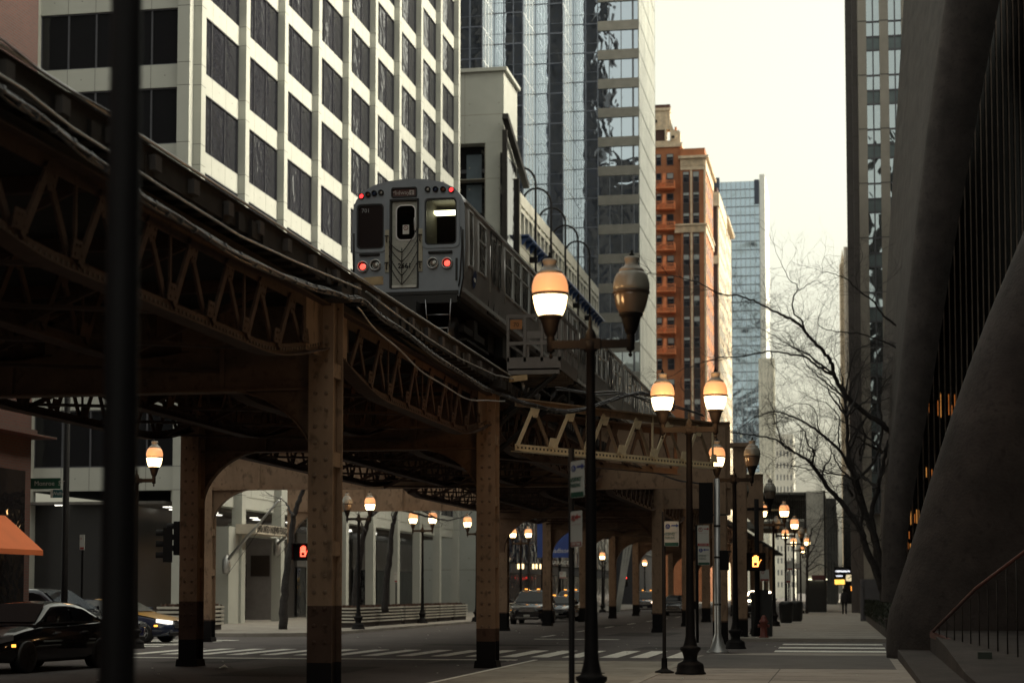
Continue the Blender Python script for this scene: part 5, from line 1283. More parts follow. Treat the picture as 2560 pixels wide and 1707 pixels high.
z1 = zat(1246, X, 21) - .12; z2 = zat(1155, X, 21) - .12
signplate(t, .01, z1, .215, z2 - z1, 'h', -1.0, 1); z1 = zat(1368, X, 21) - .12; z2 = zat(1279, X, 21) - .12
signplate(t, .01, z1, .20, z2 - z1, 'n', -1.05, -1)
for o in kids(t):
    if o.name.startswith('sign_plate'): o.scale = (1.75, 1, 1)
t, X = sign_pole(1660, 34.4, 3.2, 'sign pole with white and green reserved parking sign, between lamp posts')
z1 = zat(1365, X, 34.4) - .12; z2 = zat(1303, X, 34.4) - .12; signplate(t, .02, z1, .275, z2 - z1, 'h', 0, 1)
t, X = sign_pole(1743, 44.5, 3.3, 'sign pole with a no parking sign above a reserved parking sign', base=False)
z1 = zat(1365, X, 44.5) - .12; z2 = zat(1313, X, 44.5) - .12; signplate(t, .02, z1, .28, z2 - z1, 'n', 0, 1); z1 = zat(1412, X, 44.5) - .12; z2 = zat(1365, X, 44.5) - .13; signplate(t, .03, z1, .29, z2 - z1, 'h', 0, -1)
# small far signs
for px, py0, py1, w_px, Y, lab in ((1912, 1423, 1452, 22, 80, 'small white no parking sign beside the orange hand signal'), (1975, 1401, 1424, 14, 108, 'small white sign between far street lamps, upper one'), (1971, 1428, 1456, 12, 96, 'small grey sign on a dark post under the far lamps'), (1994, 1408, 1422, 12, 112, 'tiny white sign right of the far lamps'), (1407, 1428, 1445, 17, 118, 'small white notice on a post under the blue banner'), (204, 1336, 1374, 14, 52, 'narrow white and red parking sign left of the foreground pole'), (990, 1429, 1455, 9, 88, 'small pale sign between two bare tree trunks')):
    X = xat(px, Y); z1, z2 = zat(py1, X, Y), zat(py0, X, Y); w_ = w_px / 4500 * Y
    t = thing('parking_sign', lab, 'sign', (X, Y, .12), group='small parking signs'); g = MB(); g.box(-.03, .03, 0, .03, 0, z2 - .2); ob('post', g, blk, t)
    g = MB(); g.box(-w_ / 2, w_ / 2, -.02, -.002, z1 - .12, z2 - .12); p_ = ob('panel', g, wsg, t)
    g = MB(); g.box(-w_ / 2 + .02, w_ / 2 - .02, -.026, -.021, z1 - .1, z1 - .12 + (z2 - z1) * .18); g.plate(circ(-w_ * .2, z2 - .12 - (z2 - z1) * .25, w_ * .17, 10), [circ(-w_ * .2, z2 - .12 - (z2 - z1) * .25, w_ * .11, 10)], 'y', -.026, -.021); ob('red_marks', g, red_s, p_)
# street name signs
Y = 48.0; X = xat(161, Y)
t = thing('street_sign', 'green street name sign reading Monroe on a tall dark post at the left', 'street sign', (X, Y, .12))
g = MB(); g.lathe([(.11, 0), (.10, 1), (.085, 8)], (0, 0, 0), 10); ob('post', g, blk, t)
xa, xb = xat(57, Y) - X, xat(152, Y) - X; za, zb = zat(1222, X, Y) - .12, zat(1195, X, Y) - .12
g = MB(); g.box(xa, xb, -.15, -.13, za, zb); p_ = ob('name_panel', g, green_s, t); lettering('W  Monroe  ST', .19, wsg, ((xa + xb) / 2 + .1, -.155, (za + zb) / 2), p_)
g = MB(); g.box(xa + .03, xa + .2, -.158, -.151, za + .04, zb - .04); ob('name_square', g, M('sign_mauve', (.16, .11, .13), .6), p_)
xa, xb = xat(127, Y) - X, xat(156, Y) - X; za, zb = zat(1244, X, Y) - .12, zat(1224, X, Y) - .12
g = MB(); g.box(xa, xb, -.12, -.1, za, zb); p_ = ob('name_panel', g, M('sign_green_blue', (.02, .10, .12), .5), t); lettering('Wells', .15, wsg, ((xa + xb) / 2 + .04, -.125, (za + zb) / 2), p_)
g = MB(); g.box(xa, xa + .07, -.127, -.121, za, zb); ob('flag_strip', g, wsg, p_)

# ================================================================ signals
def hand(par, x, z, s, mat, y):
    g = MB(); B = lambda x0, x1, z0, z1: g.box(x + x0 * s, x + x1 * s, y, y + .01, z + z0 * s, z + z1 * s)
    B(-.26, .22, -.05, .12); B(-.26, -.16, -.3, -.06); B(.12, .22, -.3, -.06); B(-.26, .22, -.4, -.31)
    for k, (a, h_) in enumerate(((-.26, .42), (-.13, .52), (0, .54), (.12, .46))): B(a, a + .10, .13, h_)
    g.bar((x + .24 * s, y + .005, z - .12 * s), (x + .46 * s, y + .005, z + .2 * s), .01, .11 * s, (0, 1, 0)); g.bar((x + .2 * s, y + .004, z - .3 * s), (x + .3 * s, y + .004, z - .05 * s), .01, .1 * s, (0, 1, 0))
    return ob('hand_symbol', g, mat, par)
for px, py, Y, h_px, mat, lab, polex in ((756, 1379, 66, 40, ME('hand_red', (1, .06, .03), 2.4), 'red hand pedestrian signal beside the nearest column', 782), (1888, 1404, 63, 40, ME('hand_orange', (1, .33, .06), 2.6), 'orange hand pedestrian signal on a dark post by the far kerb', 1893)):
    X = xat(px, Y); z = zat(py, X, Y); s = h_px / 4500 * Y; t = thing('pedestrian_signal', lab, 'signal', (X, Y, z))
    g = MB(); g.box(-s * .62, s * .62, -.02, .3, -s * .55, s * .55); g.box(-s * .66, s * .66, -.2, -.02, s * .5, s * .56); g.box(-s * .66, -s * .6, -.2, -.02, -s * .5, s * .5); g.box(s * .6, s * .66, -.2, -.02, -s * .5, s * .5); ob('housing', g, blk, t)
    hand(t, s * .05, 0, s * .75, mat, -.035)
    g = MB(); dx = xat(polex, Y + .4) - X; g.lathe([(.17, -z + .12), (.15, -z + .5), (.09, -z + .9), (.08, 2.2)], (dx, .4, 0), 10); ob('post', g, blk, t)
def tsignal(X, Y, z, lab, rot=0, lit=None, s=1):
    t = thing('traffic_light', lab, 'traffic light', (X, Y, z), rot, 'traffic lights'); g = MB()
    g.box(-.17, .17, -.14, .14, -.52 * s, .52 * s)
    ob('housing', g, blk, t)
    for k in range(3):
        zz = (.34 - .34 * k) * s; g = MB(); g.grid([[(.13 * math.cos(a), y, zz + .13 * math.sin(a)) for a in [math.pi * (j / 10) * 1.25 - .4 for j in range(11)]] for y in (-.14, -.36)], close=False, caps=False); v_ = ob('visor', g, blk, t)
        g = MB(); g.grid([[(r * math.cos(a), y, zz + r * math.sin(a)) for a in [6.283 * j / 14 for j in range(14)]] for r, y in ((.115, -.145), (.06, -.165), (.01, -.17))]); ob('lens', g, red_l if lit == k else M('lens_dark', (.03, .03, .03), .3), v_)
    return t
Y = 46.2; X = xat(1794, Y)
t = thing('signal_pole', 'silver signal pole with flared base between the lamp posts', 'signal pole', (X, Y, .12))
g = MB(); g.lathe([(.30, 0), (.29, .03), (.20, .1), (.13, .35), (.10, .42), (.085, .5), (.075, zat(1196, X, Y) - .12)], (0, 0, 0), 14); ob('post', g, silver, t)
g = MB()
for z in (1.2, 2.4, 3.2): g.lathe([(.085, z), (.085, z + .05)], (0, 0, 0), 12)
ob('pole_bands', g, dkst, t)
g = MB(); g.box(.09, .28, -.1, .15, zat(1260, X, Y), zat(1210, X, Y)) if 0 else g.box(-.2, .3, .02, .06, zat(1300, X, Y), zat(1296, X, Y)); g.box(.07, .35, -.02, .02, 2.55, 2.6); ob('cross_bracket', g, dkst, t)
g = MB(); g.box(-.02, .2, -.15, .15, 0, .5); g.c = 0; ob('control_box', g, blk, t, (.08, .1, 2.1))
tsignal(X - .28, Y, zat(1257, X, Y), 'black traffic light seen from behind, left of the silver pole', math.pi, s=1.0)
tsignal(xat(418, 52), 52, zat(1362, xat(418, 52), 52) + 0, 'black traffic light hanging beside the left column', -1.2)
tsignal(xat(446, 53), 53, zat(1345, xat(446, 53), 53), 'black traffic light overlapping the left column edge', -1.4)
X6 = xat(1565, 175); tsignal(X6, 175, zat(1452, X6, 175), 'far traffic light with red lamp lit, under the arches', 0, 0)
g = MB(); X = xat(1904, 64); g.box(-.36, .36, -.3, .3, 0, 1.45); g.box(-.4, .4, -.34, .34, 1.45, 1.5); g.prism(rrect(-.25, .25, 1.5, 1.62, .04), 'y', -.2, .2)
tag(ob('signal_cabinet', g, M('cabinet_dark', (.012, .012, .013), .5), None, (X, 64, .12)), 'dark metal cabinet below the orange hand signal', 'cabinet')
t = thing('fire_hydrant', 'dark red fire hydrant beside the cabinet on the far kerb', 'hydrant', (xat(1897, 60.6) + .1, 61.8, .12)); g = MB(); g.lathe([(.17, 0), (.17, .05), (.12, .07), (.12, .5), (.16, .52), (.16, .56), (.12, .6), (.08, .7), (.03, .76)], (0, 0, 0), 12); ob('barrel', g, M('hydrant_red', (.14, .03, .02), .5), t)
for s in (-1, 1): g = MB(); g.tube([(s * .1, 0, .4), (s * .2, 0, .4)], .06, 8); ob('nozzle', g, M('hydrant_red', (.14, .03, .02), .5), t)
for px, Y, lab in ((1965, 92, 'dark litter bin below the far street lamps, left one'), (1990, 97, 'dark litter bin below the far street lamps, right one')):
    g = MB(); g.lathe([(.26, 0), (.32, .1), (.36, .9), (.38, .95), (.3, 1.05), (.2, 1.1)], (0, 0, 0), 14); tag(ob('litter_bin', g, M('cabinet_dark', (.012, .012, .013), .5), None, (xat(px, Y), Y, .12)), lab, 'bin', 'litter bins')

# ================================================================ vehicles
carg = M('car_glass', (.008, .008, .01), .1, spec=.22, var=.1)
def vehicle(kind, lab, X, Y, rz, paint_m, roofm=None, lights=None, scale=1, name='parked_car', front_up=False, plate=False, extras=True, group=None):
    t = thing(name, lab, 'car', (X, Y, .0), rz, group)
    # local: +x forward, origin on the road at the middle
    if kind == 'sedan': L_, W_, H_ = 4.7, .90, 1.45; S = [(-2.35, .55, .35, .78), (-2.28, .75, .28, .92), (-1.95, .86, .22, 1.0), (-1.55, .89, .2, 1.03), (-.9, .9, .2, 1.0), (.2, .9, .2, .97), (.95, .9, .2, .96), (1.5, .88, .2, .88), (1.95, .84, .22, .78), (2.22, .74, .28, .66), (2.35, .58, .36, .55)]; CAB = [(-1.62, 1.03), (-.95, 1.39), (-.3, 1.45), (.25, 1.42), (1.05, .97)]
    else: L_, W_, H_ = 4.8, .95, 1.78; S = [(-2.4, .75, .4, 1.0), (-2.32, .88, .32, 1.08), (-1.9, .94, .28, 1.12), (-.8, .95, .26, 1.12), (.4, .95, .26, 1.1), (1.1, .95, .26, 1.08), (1.7, .93, .26, 1.02), (2.1, .88, .3, .94), (2.3, .8, .36, .84), (2.4, .65, .44, .7)]; CAB = [(-2.3, 1.1), (-2.05, 1.68), (-1.2, 1.76), (.1, 1.74), (1.15, 1.08)]
    def ringb(x, w, zl, zt_): zm = (zl + zt_) / 2; return [(x, -w * .9, zl), (x, -w, zl + .12), (x, -w, zm), (x, -w * .97, zt_ - .06), (x, -w * .86, zt_), (x, 0, zt_ + .03), (x, w * .86, zt_), (x, w * .97, zt_ - .06), (x, w, zm), (x, w, zl + .12), (x, w * .9, zl)]
    g = MB(); g.grid([ringb(*s) for s in S]); b_ = ob('body', g, paint_m, t)
    # cabin
    def cz(x):
        for a, c in zip(CAB, CAB[1:]):
            if x <= c[0]: return a[1] + (c[1] - a[1]) * (x - a[0]) / (c[0] - a[0])
        return CAB[-1][1]
    bz = 1.0 if kind == 'sedan' else 1.09; n = 14; rg = []
    for k in range(n + 1):
        x = CAB[0][0] + (CAB[-1][0] - CAB[0][0]) * k / n; z = max(bz - .02, cz(x)); u = (z - bz) / (H_ - bz); w = W_ * (.94 - .22 * max(0, u)); rg.append([(x, -W_ * .93, bz - .06), (x, -w, z - .05 * max(u, 0)), (x, -w * .8, z), (x, 0, z + .02 * max(0, u)), (x, w * .8, z), (x, w, z - .05 * max(u, 0)), (x, W_ * .93, bz - .06)])
    g = MB(); g.grid(rg); ob('roof', g, roofm or paint_m, t)
    # windows: proud dark panes on the sides and ends
    def side_pt(x, u, s, o=.012):
        z = bz + .03 + (cz(x) - .1 - bz - .03) * u; w_low, hh = W_ * .93, (z - bz) / (H_ - bz); return (x, s * (W_ * (.94 - .22 * hh) + o - .005 + .01), z)
    xs0, xs1 = CAB[0][0] + .42, CAB[-1][0] - .38
    cuts = [xs0, (xs0 + xs1) / 2 - .12, (xs0 + xs1) / 2 - .04, xs1]
    for s in (1, -1):
        for a, c in ((cuts[0], cuts[1]), (cuts[2], cuts[3])):
            g = MB(); m = 5; lo = [side_pt(a + (c - a) * k / m, 0, s) for k in range(m + 1)]; hi = [side_pt(a + (c - a) * k / m, 1, s) for k in range(m + 1)]
            for k in range(m): g.face([lo[k], lo[k + 1], hi[k + 1], hi[k]])
            ob('side_window', g, carg, t)
        g = MB(); 
        for k in range(6): pass
        g.box(-1.2, .9, s * W_ - .004 * s, s * (W_ + .012), .62, .66); ob('trim_strip', g, paint_m, t)
    for nm, a, c in (('windscreen', CAB[-1], CAB[-2]), ('rear_window', CAB[0], CAB[1])):
        g = MB(); dx, dz = c[0] - a[0], c[1] - a[1]; nx, nz = (dz, -dx) if nm == 'windscreen' else (-dz, dx); l_ = math.hypot(nx, nz); nx, nz = abs(nx) / l_ * (1 if nm == 'windscreen' else -1) * .02, abs(nz) / l_ * .045
        P = lambda u, v: (a[0] + dx * u + nx, v * W_ * (.86 - .2 * u), a[1] + dz * u + nz)
        g.face([P(.06, -1), P(.06, 1), P(.9, .92), P(.9, -.92)]); ob(nm, g, carg, t)
    # wheels
    for x in (-1.45, 1.45):
        for s in (1, -1):
            g = MB(); r0 = .33 if kind == 'sedan' else .37
            g.grid([[(x + r * math.cos(a), s * y, r0 + r * math.sin(a)) for a in [6.283 * j / 22 for j in range(22)]] for r, y in ((r0 * .6, W_ - .25), (r0, W_ - .24), (r0, W_ - .0), (r0 * .93, W_ + .02), (r0 * .68, W_ + .02))]); wh = ob('wheel', g, rub, t)
            g = MB(); g.grid([[(x + r * math.cos(a), s * y, r0 + r * math.sin(a)) for a in [6.283 * j / 22 for j in range(22)]] for r, y in ((r0 * .68, W_ + .015), (r0 * .62, W_ + .022), (r0 * .55, W_ + .0))])
            for k in range(5): a = 6.283 * k / 5; g.bar((x, s * (W_ + .012), r0), (x + r0 * .62 * math.cos(a), s * (W_ + .018), r0 + r0 * .62 * math.sin(a)), .05, .02, (0, 1, 0))
            ob('rim', g, dkst if paint_m is carblk else silver, wh)
    # lamps, grille, bumper, mirrors
    fx_ = S[-2][0]; hz = .66 if kind == 'sedan' else .82
    for s in (1, -1):
        g = MB(); g.grid([[(fx_ - .32, s * (W_ * .93), hz + .02), (fx_ - .32, s * (W_ * .93), hz + .13), (fx_ - .3, s * (W_ * .8), hz + .13), (fx_ - .3, s * (W_ * .8), hz)], [(fx_ + .06, s * (W_ * .82), hz - .04), (fx_ + .06, s * (W_ * .82), hz + .07), (fx_ + .09, s * (W_ * .5), hz + .06), (fx_ + .09, s * (W_ * .5), hz - .04)]], smooth=False)
        ob('headlight', g, (lights or M('headlight_glass', (.45, .46, .5), .12, metal=.7)), t)
        g = MB(); g.box(S[0][0] + .02, S[0][0] + .2, s * W_ * .62, s * W_ * .93, .72 if kind == 'sedan' else .85, .86 if kind == 'sedan' else 1.02); ob('tail_light', g, M('taillight_red', (.25, .02, .02), .25), t)
        g = MB(); mx_ = CAB[-1][0] - .35; g.grid([[(mx_ + dx_, s * (W_ + yy), bz + .1 + zz) for yy, zz in ((.0, -.06), (.2, -.07), (.22, .06), (.0, .05))] for dx_ in (-.06, .07)]); ob('mirror', g, paint_m, t)
        for x in (.35, -.75): g = MB(); g.box(x - .1, x + .1, s * (W_ - .0), s * (W_ + .03), .8, .825); ob('door_handle', g, stl, t)
        g = MB(); g.grid([[(fx_ - .38, s * (W_ * .955), hz - .12), (fx_ - .38, s * (W_ * .955), hz - .06), (fx_ - .34, s * W_ * .94, hz - .06), (fx_ - .34, s * W_ * .94, hz - .12)], [(fx_ - .26, s * (W_ * .925), hz - .12), (fx_ - .26, s * (W_ * .925), hz - .06), (fx_ - .3, s * W_ * .9, hz - .06), (fx_ - .3, s * W_ * .9, hz - .12)]], smooth=False); ob('indicator', g, amber if extras else dkst, t)
    g = MB(); x = S[-1][0] + .015
    for k in range(4): g.box(x - .12, x + .012, -.42, .42, hz - .16 + k * .05, hz - .135 + k * .05)
    g.box(x - .1, x + .02, -.6, .6, .34, .37); ob('grille', g, silver if kind != 'sedan' else stl, t)
    g = MB(); g.box(x - .1, x + .01, -.62, .62, .24, .33); g.box(x - .1, x + .0, -.43, .43, hz - .18, hz + .06); ob('air_intake', g, rub, t)
    if plate: g = MB(); g.box(x + .01, x + .025, -.16, .16, .4, .5); ob('number_plate', g, wsg, t)
    return t
carblk = M('car_black', (.010, .010, .013), .16, metal=.2, var=.1, coat=1); carblu = M('car_blue', (.025, .03, .09), .2, metal=.4, var=.1, coat=1); caryel = M('car_yellow', (.55, .27, .03), .3, var=.05, coat=.6); cardk = M('car_dark_blue', (.012, .014, .03), .2, metal=.4, coat=1); carsil = M('car_silver', (.35, .37, .4), .25, metal=.7, coat=.5)
vehicle('sedan', 'glossy black sedan parked nearest at bottom left, nose to the left', -17.2, 36.2, -math.pi / 2 - .12, carblk, extras=True)
o_g = MB(); q = atY(40, 1570, 34.6); 
vehicle('suv', 'dark blue tall car behind the black sedan, roof line lit', xat(128, 50.2), 50.2, -.25, cardk)
vehicle('sedan', 'blue sedan hood between the dark tall car and the taxi', xat(195, 51.5), 51.8, -.55, carblu, extras=True)
vehicle('sedan', 'taxi with yellow roof and hood and dark blue sides, crossing behind the black pole', xat(288, 56.5), 56.6, -.1, M('taxi_blue', (.02, .03, .07), .25, coat=1), caryel, ME('headlight_lit', (1, .95, .85), .8, (.8, .8, .8)), name='taxi')
tx = bpy.data.objects['taxi']; g = MB(); g.grid([[(x, -w, z), (x, -w * .9, z + .02), (x, 0, z + .055), (x, w * .9, z + .02), (x, w, z)] for x, w, z in ((.98, .84, .965), (1.5, .82, .885), (1.95, .76, .79), (2.2, .62, .685))], close=False, caps=False); ob('hood', g, caryel, tx)
for i_, (kd, px, d, lab, m_, lit_) in enumerate((('suv', 1333, 96, 'black car facing the camera beside the ridged planter', carblk, None), ('sedan', 1402, 103, 'black sedan facing the camera between two brown columns', carblk, None), ('suv', 1428, 112, 'pale silver van-like car behind the black sedan under the arches', carsil, None), ('suv', 1618, 150, 'distant car with one glowing headlight, left of the third column', cardk, 1))):
    v = xyd(px, d); vt = vehicle(kd, lab, v.x, v.y, -math.pi / 2 + .03, m_, group='cars coming up the street', plate=True)
    g = MB(); 
    for y in (-.35, .3): g.box(.05, .2, y - .07, y + .07, 1.80 if kd == 'suv' else 1.47, 1.85 if kd == 'suv' else 1.52)
    ob('roof_lamps', g, amber, vt)
    if lit_: g = MB(); g.lathe([(.02, -.1), (.13, 0), (.02, .1)], (2.42, .65, .85), 10); ob('lit_headlight', g, ME('headlight_on', (1, .75, .5), 6), vt)
v = xyd(1690, 130); vehicle('sedan', 'pale distant car behind the fourth column', v.x, v.y, -math.pi / 2, carsil, group='cars coming up the street')
for px, py, Y in ((1925, 1495, 120),):
    v = Vector((xat(px, Y), Y, 0)); vt = vehicle('suv', 'dark parked car with lit headlight at the right kerb beyond the cabinet', v.x - .7, Y, -math.pi / 2, carblk, ME('headlight_on', (1, .75, .5), 6))

# ================================================================ trees
def twigs(g, p, d, L_, r, lvl, rr, bend=.35, grav=0.0):
    n = 4; pts = [p]; q = p.copy(); dd = d.copy()
    for k in range(n):
        dd = (dd + Vector((rr.uniform(-1, 1), rr.uniform(-1, 1), rr.uniform(-1, 1))) * bend + Vector((0, 0, grav))).normalized(); q = q + dd * (L_ / n); pts.append(q.copy())
    g.tube(pts, [r, r * .85, r * .7, r * .55, r * .3], 4 if lvl > 1 else 3, smooth=False)
    if lvl <= 0: return
    for k in range(rr.choice((2, 3, 3)) + (lvl > 1)):
        a = rr.choice(pts[1:]); nd = (dd + Vector((rr.uniform(-1, 1), rr.uniform(-1, 1), rr.uniform(-.7, 1))) * .9).normalized()
        twigs(g, a, nd, L_ * rr.uniform(.45, .75), r * .55, lvl - 1, rr, bend, grav)
def smooth(P, n=5):
    S = []
    for k in range(len(P) - 1):
        p0, p1, p2, p3 = P[max(k - 1, 0)], P[k], P[k + 1], P[min(k + 2, len(P) - 1)]
        for j in range(n): u = j / n; S.append(.5 * ((2 * p1) + (-p0 + p2) * u + (2 * p0 - 5 * p1 + 4 * p2 - p3) * u * u + (-p0 + 3 * p1 - 3 * p2 + p3) * u ** 3))
    return S + [P[-1]]
def tree(lab, base, limbs, seed, name='bare_tree', tw=.9, lvl=3, dens=1.0, group=None, tk=1.0):
    """limbs: list of (points [(px,py,Y)], r0, r1); first one is the trunk"""
    t = thing(name, lab, 'tree', base, group=group); rr = random.Random(seed); g = MB(); gt = MB(); o = Vector(base)
    for i_, (pts, r0, r1) in enumerate(limbs):
        P = smooth([atY(*p) - o for p in pts]); n = len(P); P = [p + Vector((rr.uniform(-1, 1), rr.uniform(-1, 1), rr.uniform(-1, 1))) * .03 for p in P]
        g.tube(P, [(r0 + (r1 - r0) * (k / (n - 1)) ** .8) * tk * rr.uniform(.94, 1.06) for k in range(n)], 8)
        if r1 < .05:
            ln = sum((b - a).length for a, b in zip(P, P[1:])); m = int(ln * 1.5 * dens)
            for k in range(m):
                i = int(n * rr.uniform(.3, .98)); i = min(i, n - 2); d = (P[i + 1] - P[i]).normalized()
                nd = (d * rr.uniform(.2, 1) + Vector((rr.uniform(-1, 1), rr.uniform(-.7, .7), rr.uniform(-.8, 1)))).normalized()
                twigs(gt, P[i], nd, tw * rr.uniform(.5, 1.4), max(.006, r1 * .45), lvl - 1 if rr.random() < .6 else lvl - 2, rr)
            twigs(gt, P[-1], (P[-1] - P[-2]).normalized(), tw * 1.1, max(.008, r1 * .8), lvl - 1, rr)
    ob('trunk', g, bark, t); ob('twigs', gt, bark, t); return t
Yq = 76.0
L = []
def A(pts, r0, r1, dy=0, dy2=0): n = len(pts); L.append(([(p[0], p[1], Yq + dy + (dy2 - dy) * k / (n - 1)) for k, p in enumerate(pts)], r0, r1))
A([(2222, 1545), (2213, 1490), (2195, 1440), (2165, 1370), (2150, 1320), (2115, 1270), (2080, 1230), (2050, 1190), (2030, 1160), (2010, 1143), (1985, 1130), (1962, 1118)], .26, .045, 0, -2)      # long trunk leaning left
A([(2030, 1160), (2036, 1130), (2020, 1110), (2010, 1075), (1995, 1060)], .06, .02, -1.5, -3)
A([(2058, 1200), (2060, 1170), (2074, 1150), (2078, 1125)], .06, .02, -1, 0)
A([(2215, 1545), (2212, 1500), (2200, 1440), (2190, 1360), (2170, 1300), (2140, 1200), (2120, 1130), (2118, 1060), (2112, 1010), (2105, 960)], .30, .05, 1, 2)
A([(2150, 1235), (2170, 1300), (2190, 1350), (2205, 1420), (2214, 1500)][::-1], .2, .12, 1, 1)
A([(2150, 1235), (2130, 1180), (2100, 1130), (2060, 1090), (2020, 1060), (1975, 1038), (1930, 1030), (1880, 1045)], .12, .025, 1, -3)
A([(2232, 1085), (2205, 1060), (2160, 1030), (2125, 1000), (2100, 965), (2085, 935), (2078, 905), (2060, 880), (2030, 850), (2010, 825), (1985, 800), (1960, 790), (1930, 775), (1890, 755), (1850, 740), (1800, 735), (1745, 705), (1690, 692)], .17, .025, 2, -2)
A([(2010, 825), (2005, 800), (1985, 785), (1982, 745), (1995, 725), (1990, 710), (1975, 700), (1950, 650)], .06, .015, 0, 0)
A([(1995, 728), (2020, 712), (2045, 700)], .03, .012, 0, 1)
A([(2085, 940), (2060, 925), (2030, 905), (2010, 890), (1970, 885), (1930, 878), (1890, 885), (1840, 892), (1800, 895), (1760, 905), (1700, 925)], .08, .02, 1, -2)
A([(1930, 878), (1928, 905), (1938, 922)], .03, .015, 0, 0)
A([(2010, 890), (1985, 865), (1975, 840), (1958, 825)], .035, .012, 0, 1)
A([(2140, 1200), (2180, 1160), (2200, 1110), (2205, 1050), (2196, 1000), (2210, 960), (2235, 930)], .1, .025, 1, 3)
A([(2185, 1330), (2180, 1280), (2195, 1220), (2205, 1170), (2215, 1120), (2228, 1085)], .14, .1, 1, 2)
A([(2150, 1320), (2155, 1280), (2140, 1240), (2130, 1200), (2100, 1170), (2085, 1140)], .1, .03, 0, -1)
A([(2120, 1130), (2140, 1090), (2165, 1040), (2190, 1010), (2230, 990)], .08, .02, 2, 3)
A([(2118, 1060), (2115, 1000), (2120, 950), (2130, 900), (2150, 870), (2190, 860)], .07, .02, 2, 2)
A([(2245, 870), (2200, 850), (2150, 835), (2110, 830), (2070, 825), (2045, 808), (2050, 785)], .06, .012, 2, 0)
A([(2250, 820), (2210, 790), (2180, 750), (2150, 730), (2120, 700), (2100, 690), (2070, 680), (2055, 682)], .07, .015, 3, 1)
A([(2180, 750), (2195, 720), (2220, 700)], .03, .012, 2, 2)
A([(2150, 730), (2140, 700), (2155, 640), (2150, 610)], .03, .012, 2, 3)
A([(1985, 1130), (1940, 1100), (1900, 1090), (1860, 1085), (1810, 1075), (1760, 1050)], .06, .02, -1, -3)
A([(2060, 1090), (2045, 1070), (2040, 1030), (2020, 1010), (1985, 1010), (1965, 1020)], .04, .015, 0, 0)
A([(2100, 1130), (2095, 1080), (2100, 1050), (2080, 1020), (2060, 1005), (2045, 1003)], .05, .015, 1, 0)
rt = random.Random(31)
for k in range(26):
    bx, by = rt.choice([(2170, 1300), (2140, 1200), (2120, 1110), (2118, 1040), (2195, 1220), (2205, 1130), (2085, 935), (2150, 1150), (2130, 1240), (2190, 1360), (2115, 1000)])
    dx, dy = rt.uniform(-1.1, .75), rt.uniform(-1.2, -.35); pts = [(bx, by)]; ln = rt.uniform(22, 42)
    for j in range(5): dx += rt.uniform(-.35, .35); dy += rt.uniform(-.25, .3); bx += dx * ln; by += dy * ln; pts.append((bx, by))
    A(pts, rt.uniform(.05, .09), .014, rt.uniform(-1, 2.5), rt.uniform(-2, 4))
b0 = atY(2215, 1545, Yq); tree('large bare tree with leaning trunks rising beside the dark stone piers', (b0.x, Yq, .1), L, 11, tw=1.25, lvl=4, dens=2.6, tk=.74)
def small_tree(lab, px, py, Y, pts, r, seed, tw=.8, dens=1.2, extra=()):
    b = atY(px, py, Y); lim = [([(p[0], p[1], Y) for p in pts], r, r * .35)]
    for e in extra: lim.append(([(p[0], p[1], Y + .6 * (i % 3 - 1)) for i, p in enumerate(e)], r * .4, .02))
    tree(lab, (b.x, Y, .1), lim, seed, tw=tw, dens=dens, group='bare street trees')
Yl = 72
small_tree('bare tree with dark trunk in front of the entrance, left of the nearest column', 708, 1568, Yl, [(708, 1572), (710, 1500), (716, 1440), (728, 1350), (735, 1290), (748, 1250), (765, 1200), (775, 1150)], .2, 21, extra=[[(735, 1290), (722, 1270), (715, 1255)], [(765, 1200), (800, 1150), (830, 1130)]])
small_tree('bare leaning tree right of the nearest column, behind planters', 889, 1519, 78, [(888, 1535), (890, 1460), (900, 1390), (912, 1330), (925, 1290), (940, 1275)], .2, 22, extra=[[(925, 1290), (950, 1275), (990, 1265), (1050, 1275), (1090, 1295)], [(912, 1330), (900, 1300)]])
small_tree('bare slanting tree between white pillars, behind planters', 964, 1515, 80, [(962, 1530), (968, 1440), (975, 1390), (980, 1330), (985, 1300), (992, 1270), (1000, 1230)], .17, 23, extra=[[(985, 1300), (978, 1285)], [(992, 1270), (1050, 1285), (1110, 1300), (1160, 1290)]])
small_tree('small bare tree behind the twin lamp under the first arch', 1330, 1500, 122, [(1322, 1500), (1322, 1400), (1320, 1340), (1318, 1310)], .12, 24, tw=1.3, extra=[[(1320, 1340), (1305, 1315), (1310, 1290)], [(1320, 1330), (1335, 1300), (1330, 1280)]])
small_tree('small bare tree behind the single lit lamp, pale wall behind it', 1512, 1500, 160, [(1510, 1520), (1510, 1450), (1512, 1410), (1508, 1380)], .12, 25, tw=1.8, dens=2, extra=[[(1512, 1410), (1528, 1390), (1534, 1350)], [(1510, 1420), (1496, 1400), (1498, 1360)], [(1510, 1400), (1512, 1350), (1505, 1310)]])
small_tree('small bare tree in front of the corrugated white panel', 2018, 1525, 128, [(2017, 1532), (2017, 1450), (2018, 1400), (2022, 1360), (2030, 1320)], .12, 26, tw=1.4, dens=2.5, extra=[[(2018, 1400), (2040, 1350), (2060, 1290)], [(2018, 1400), (2008, 1350), (2012, 1310)], [(2018, 1420), (2045, 1390), (2060, 1385)], [(2018, 1430), (2050, 1410), (2075, 1425)]])

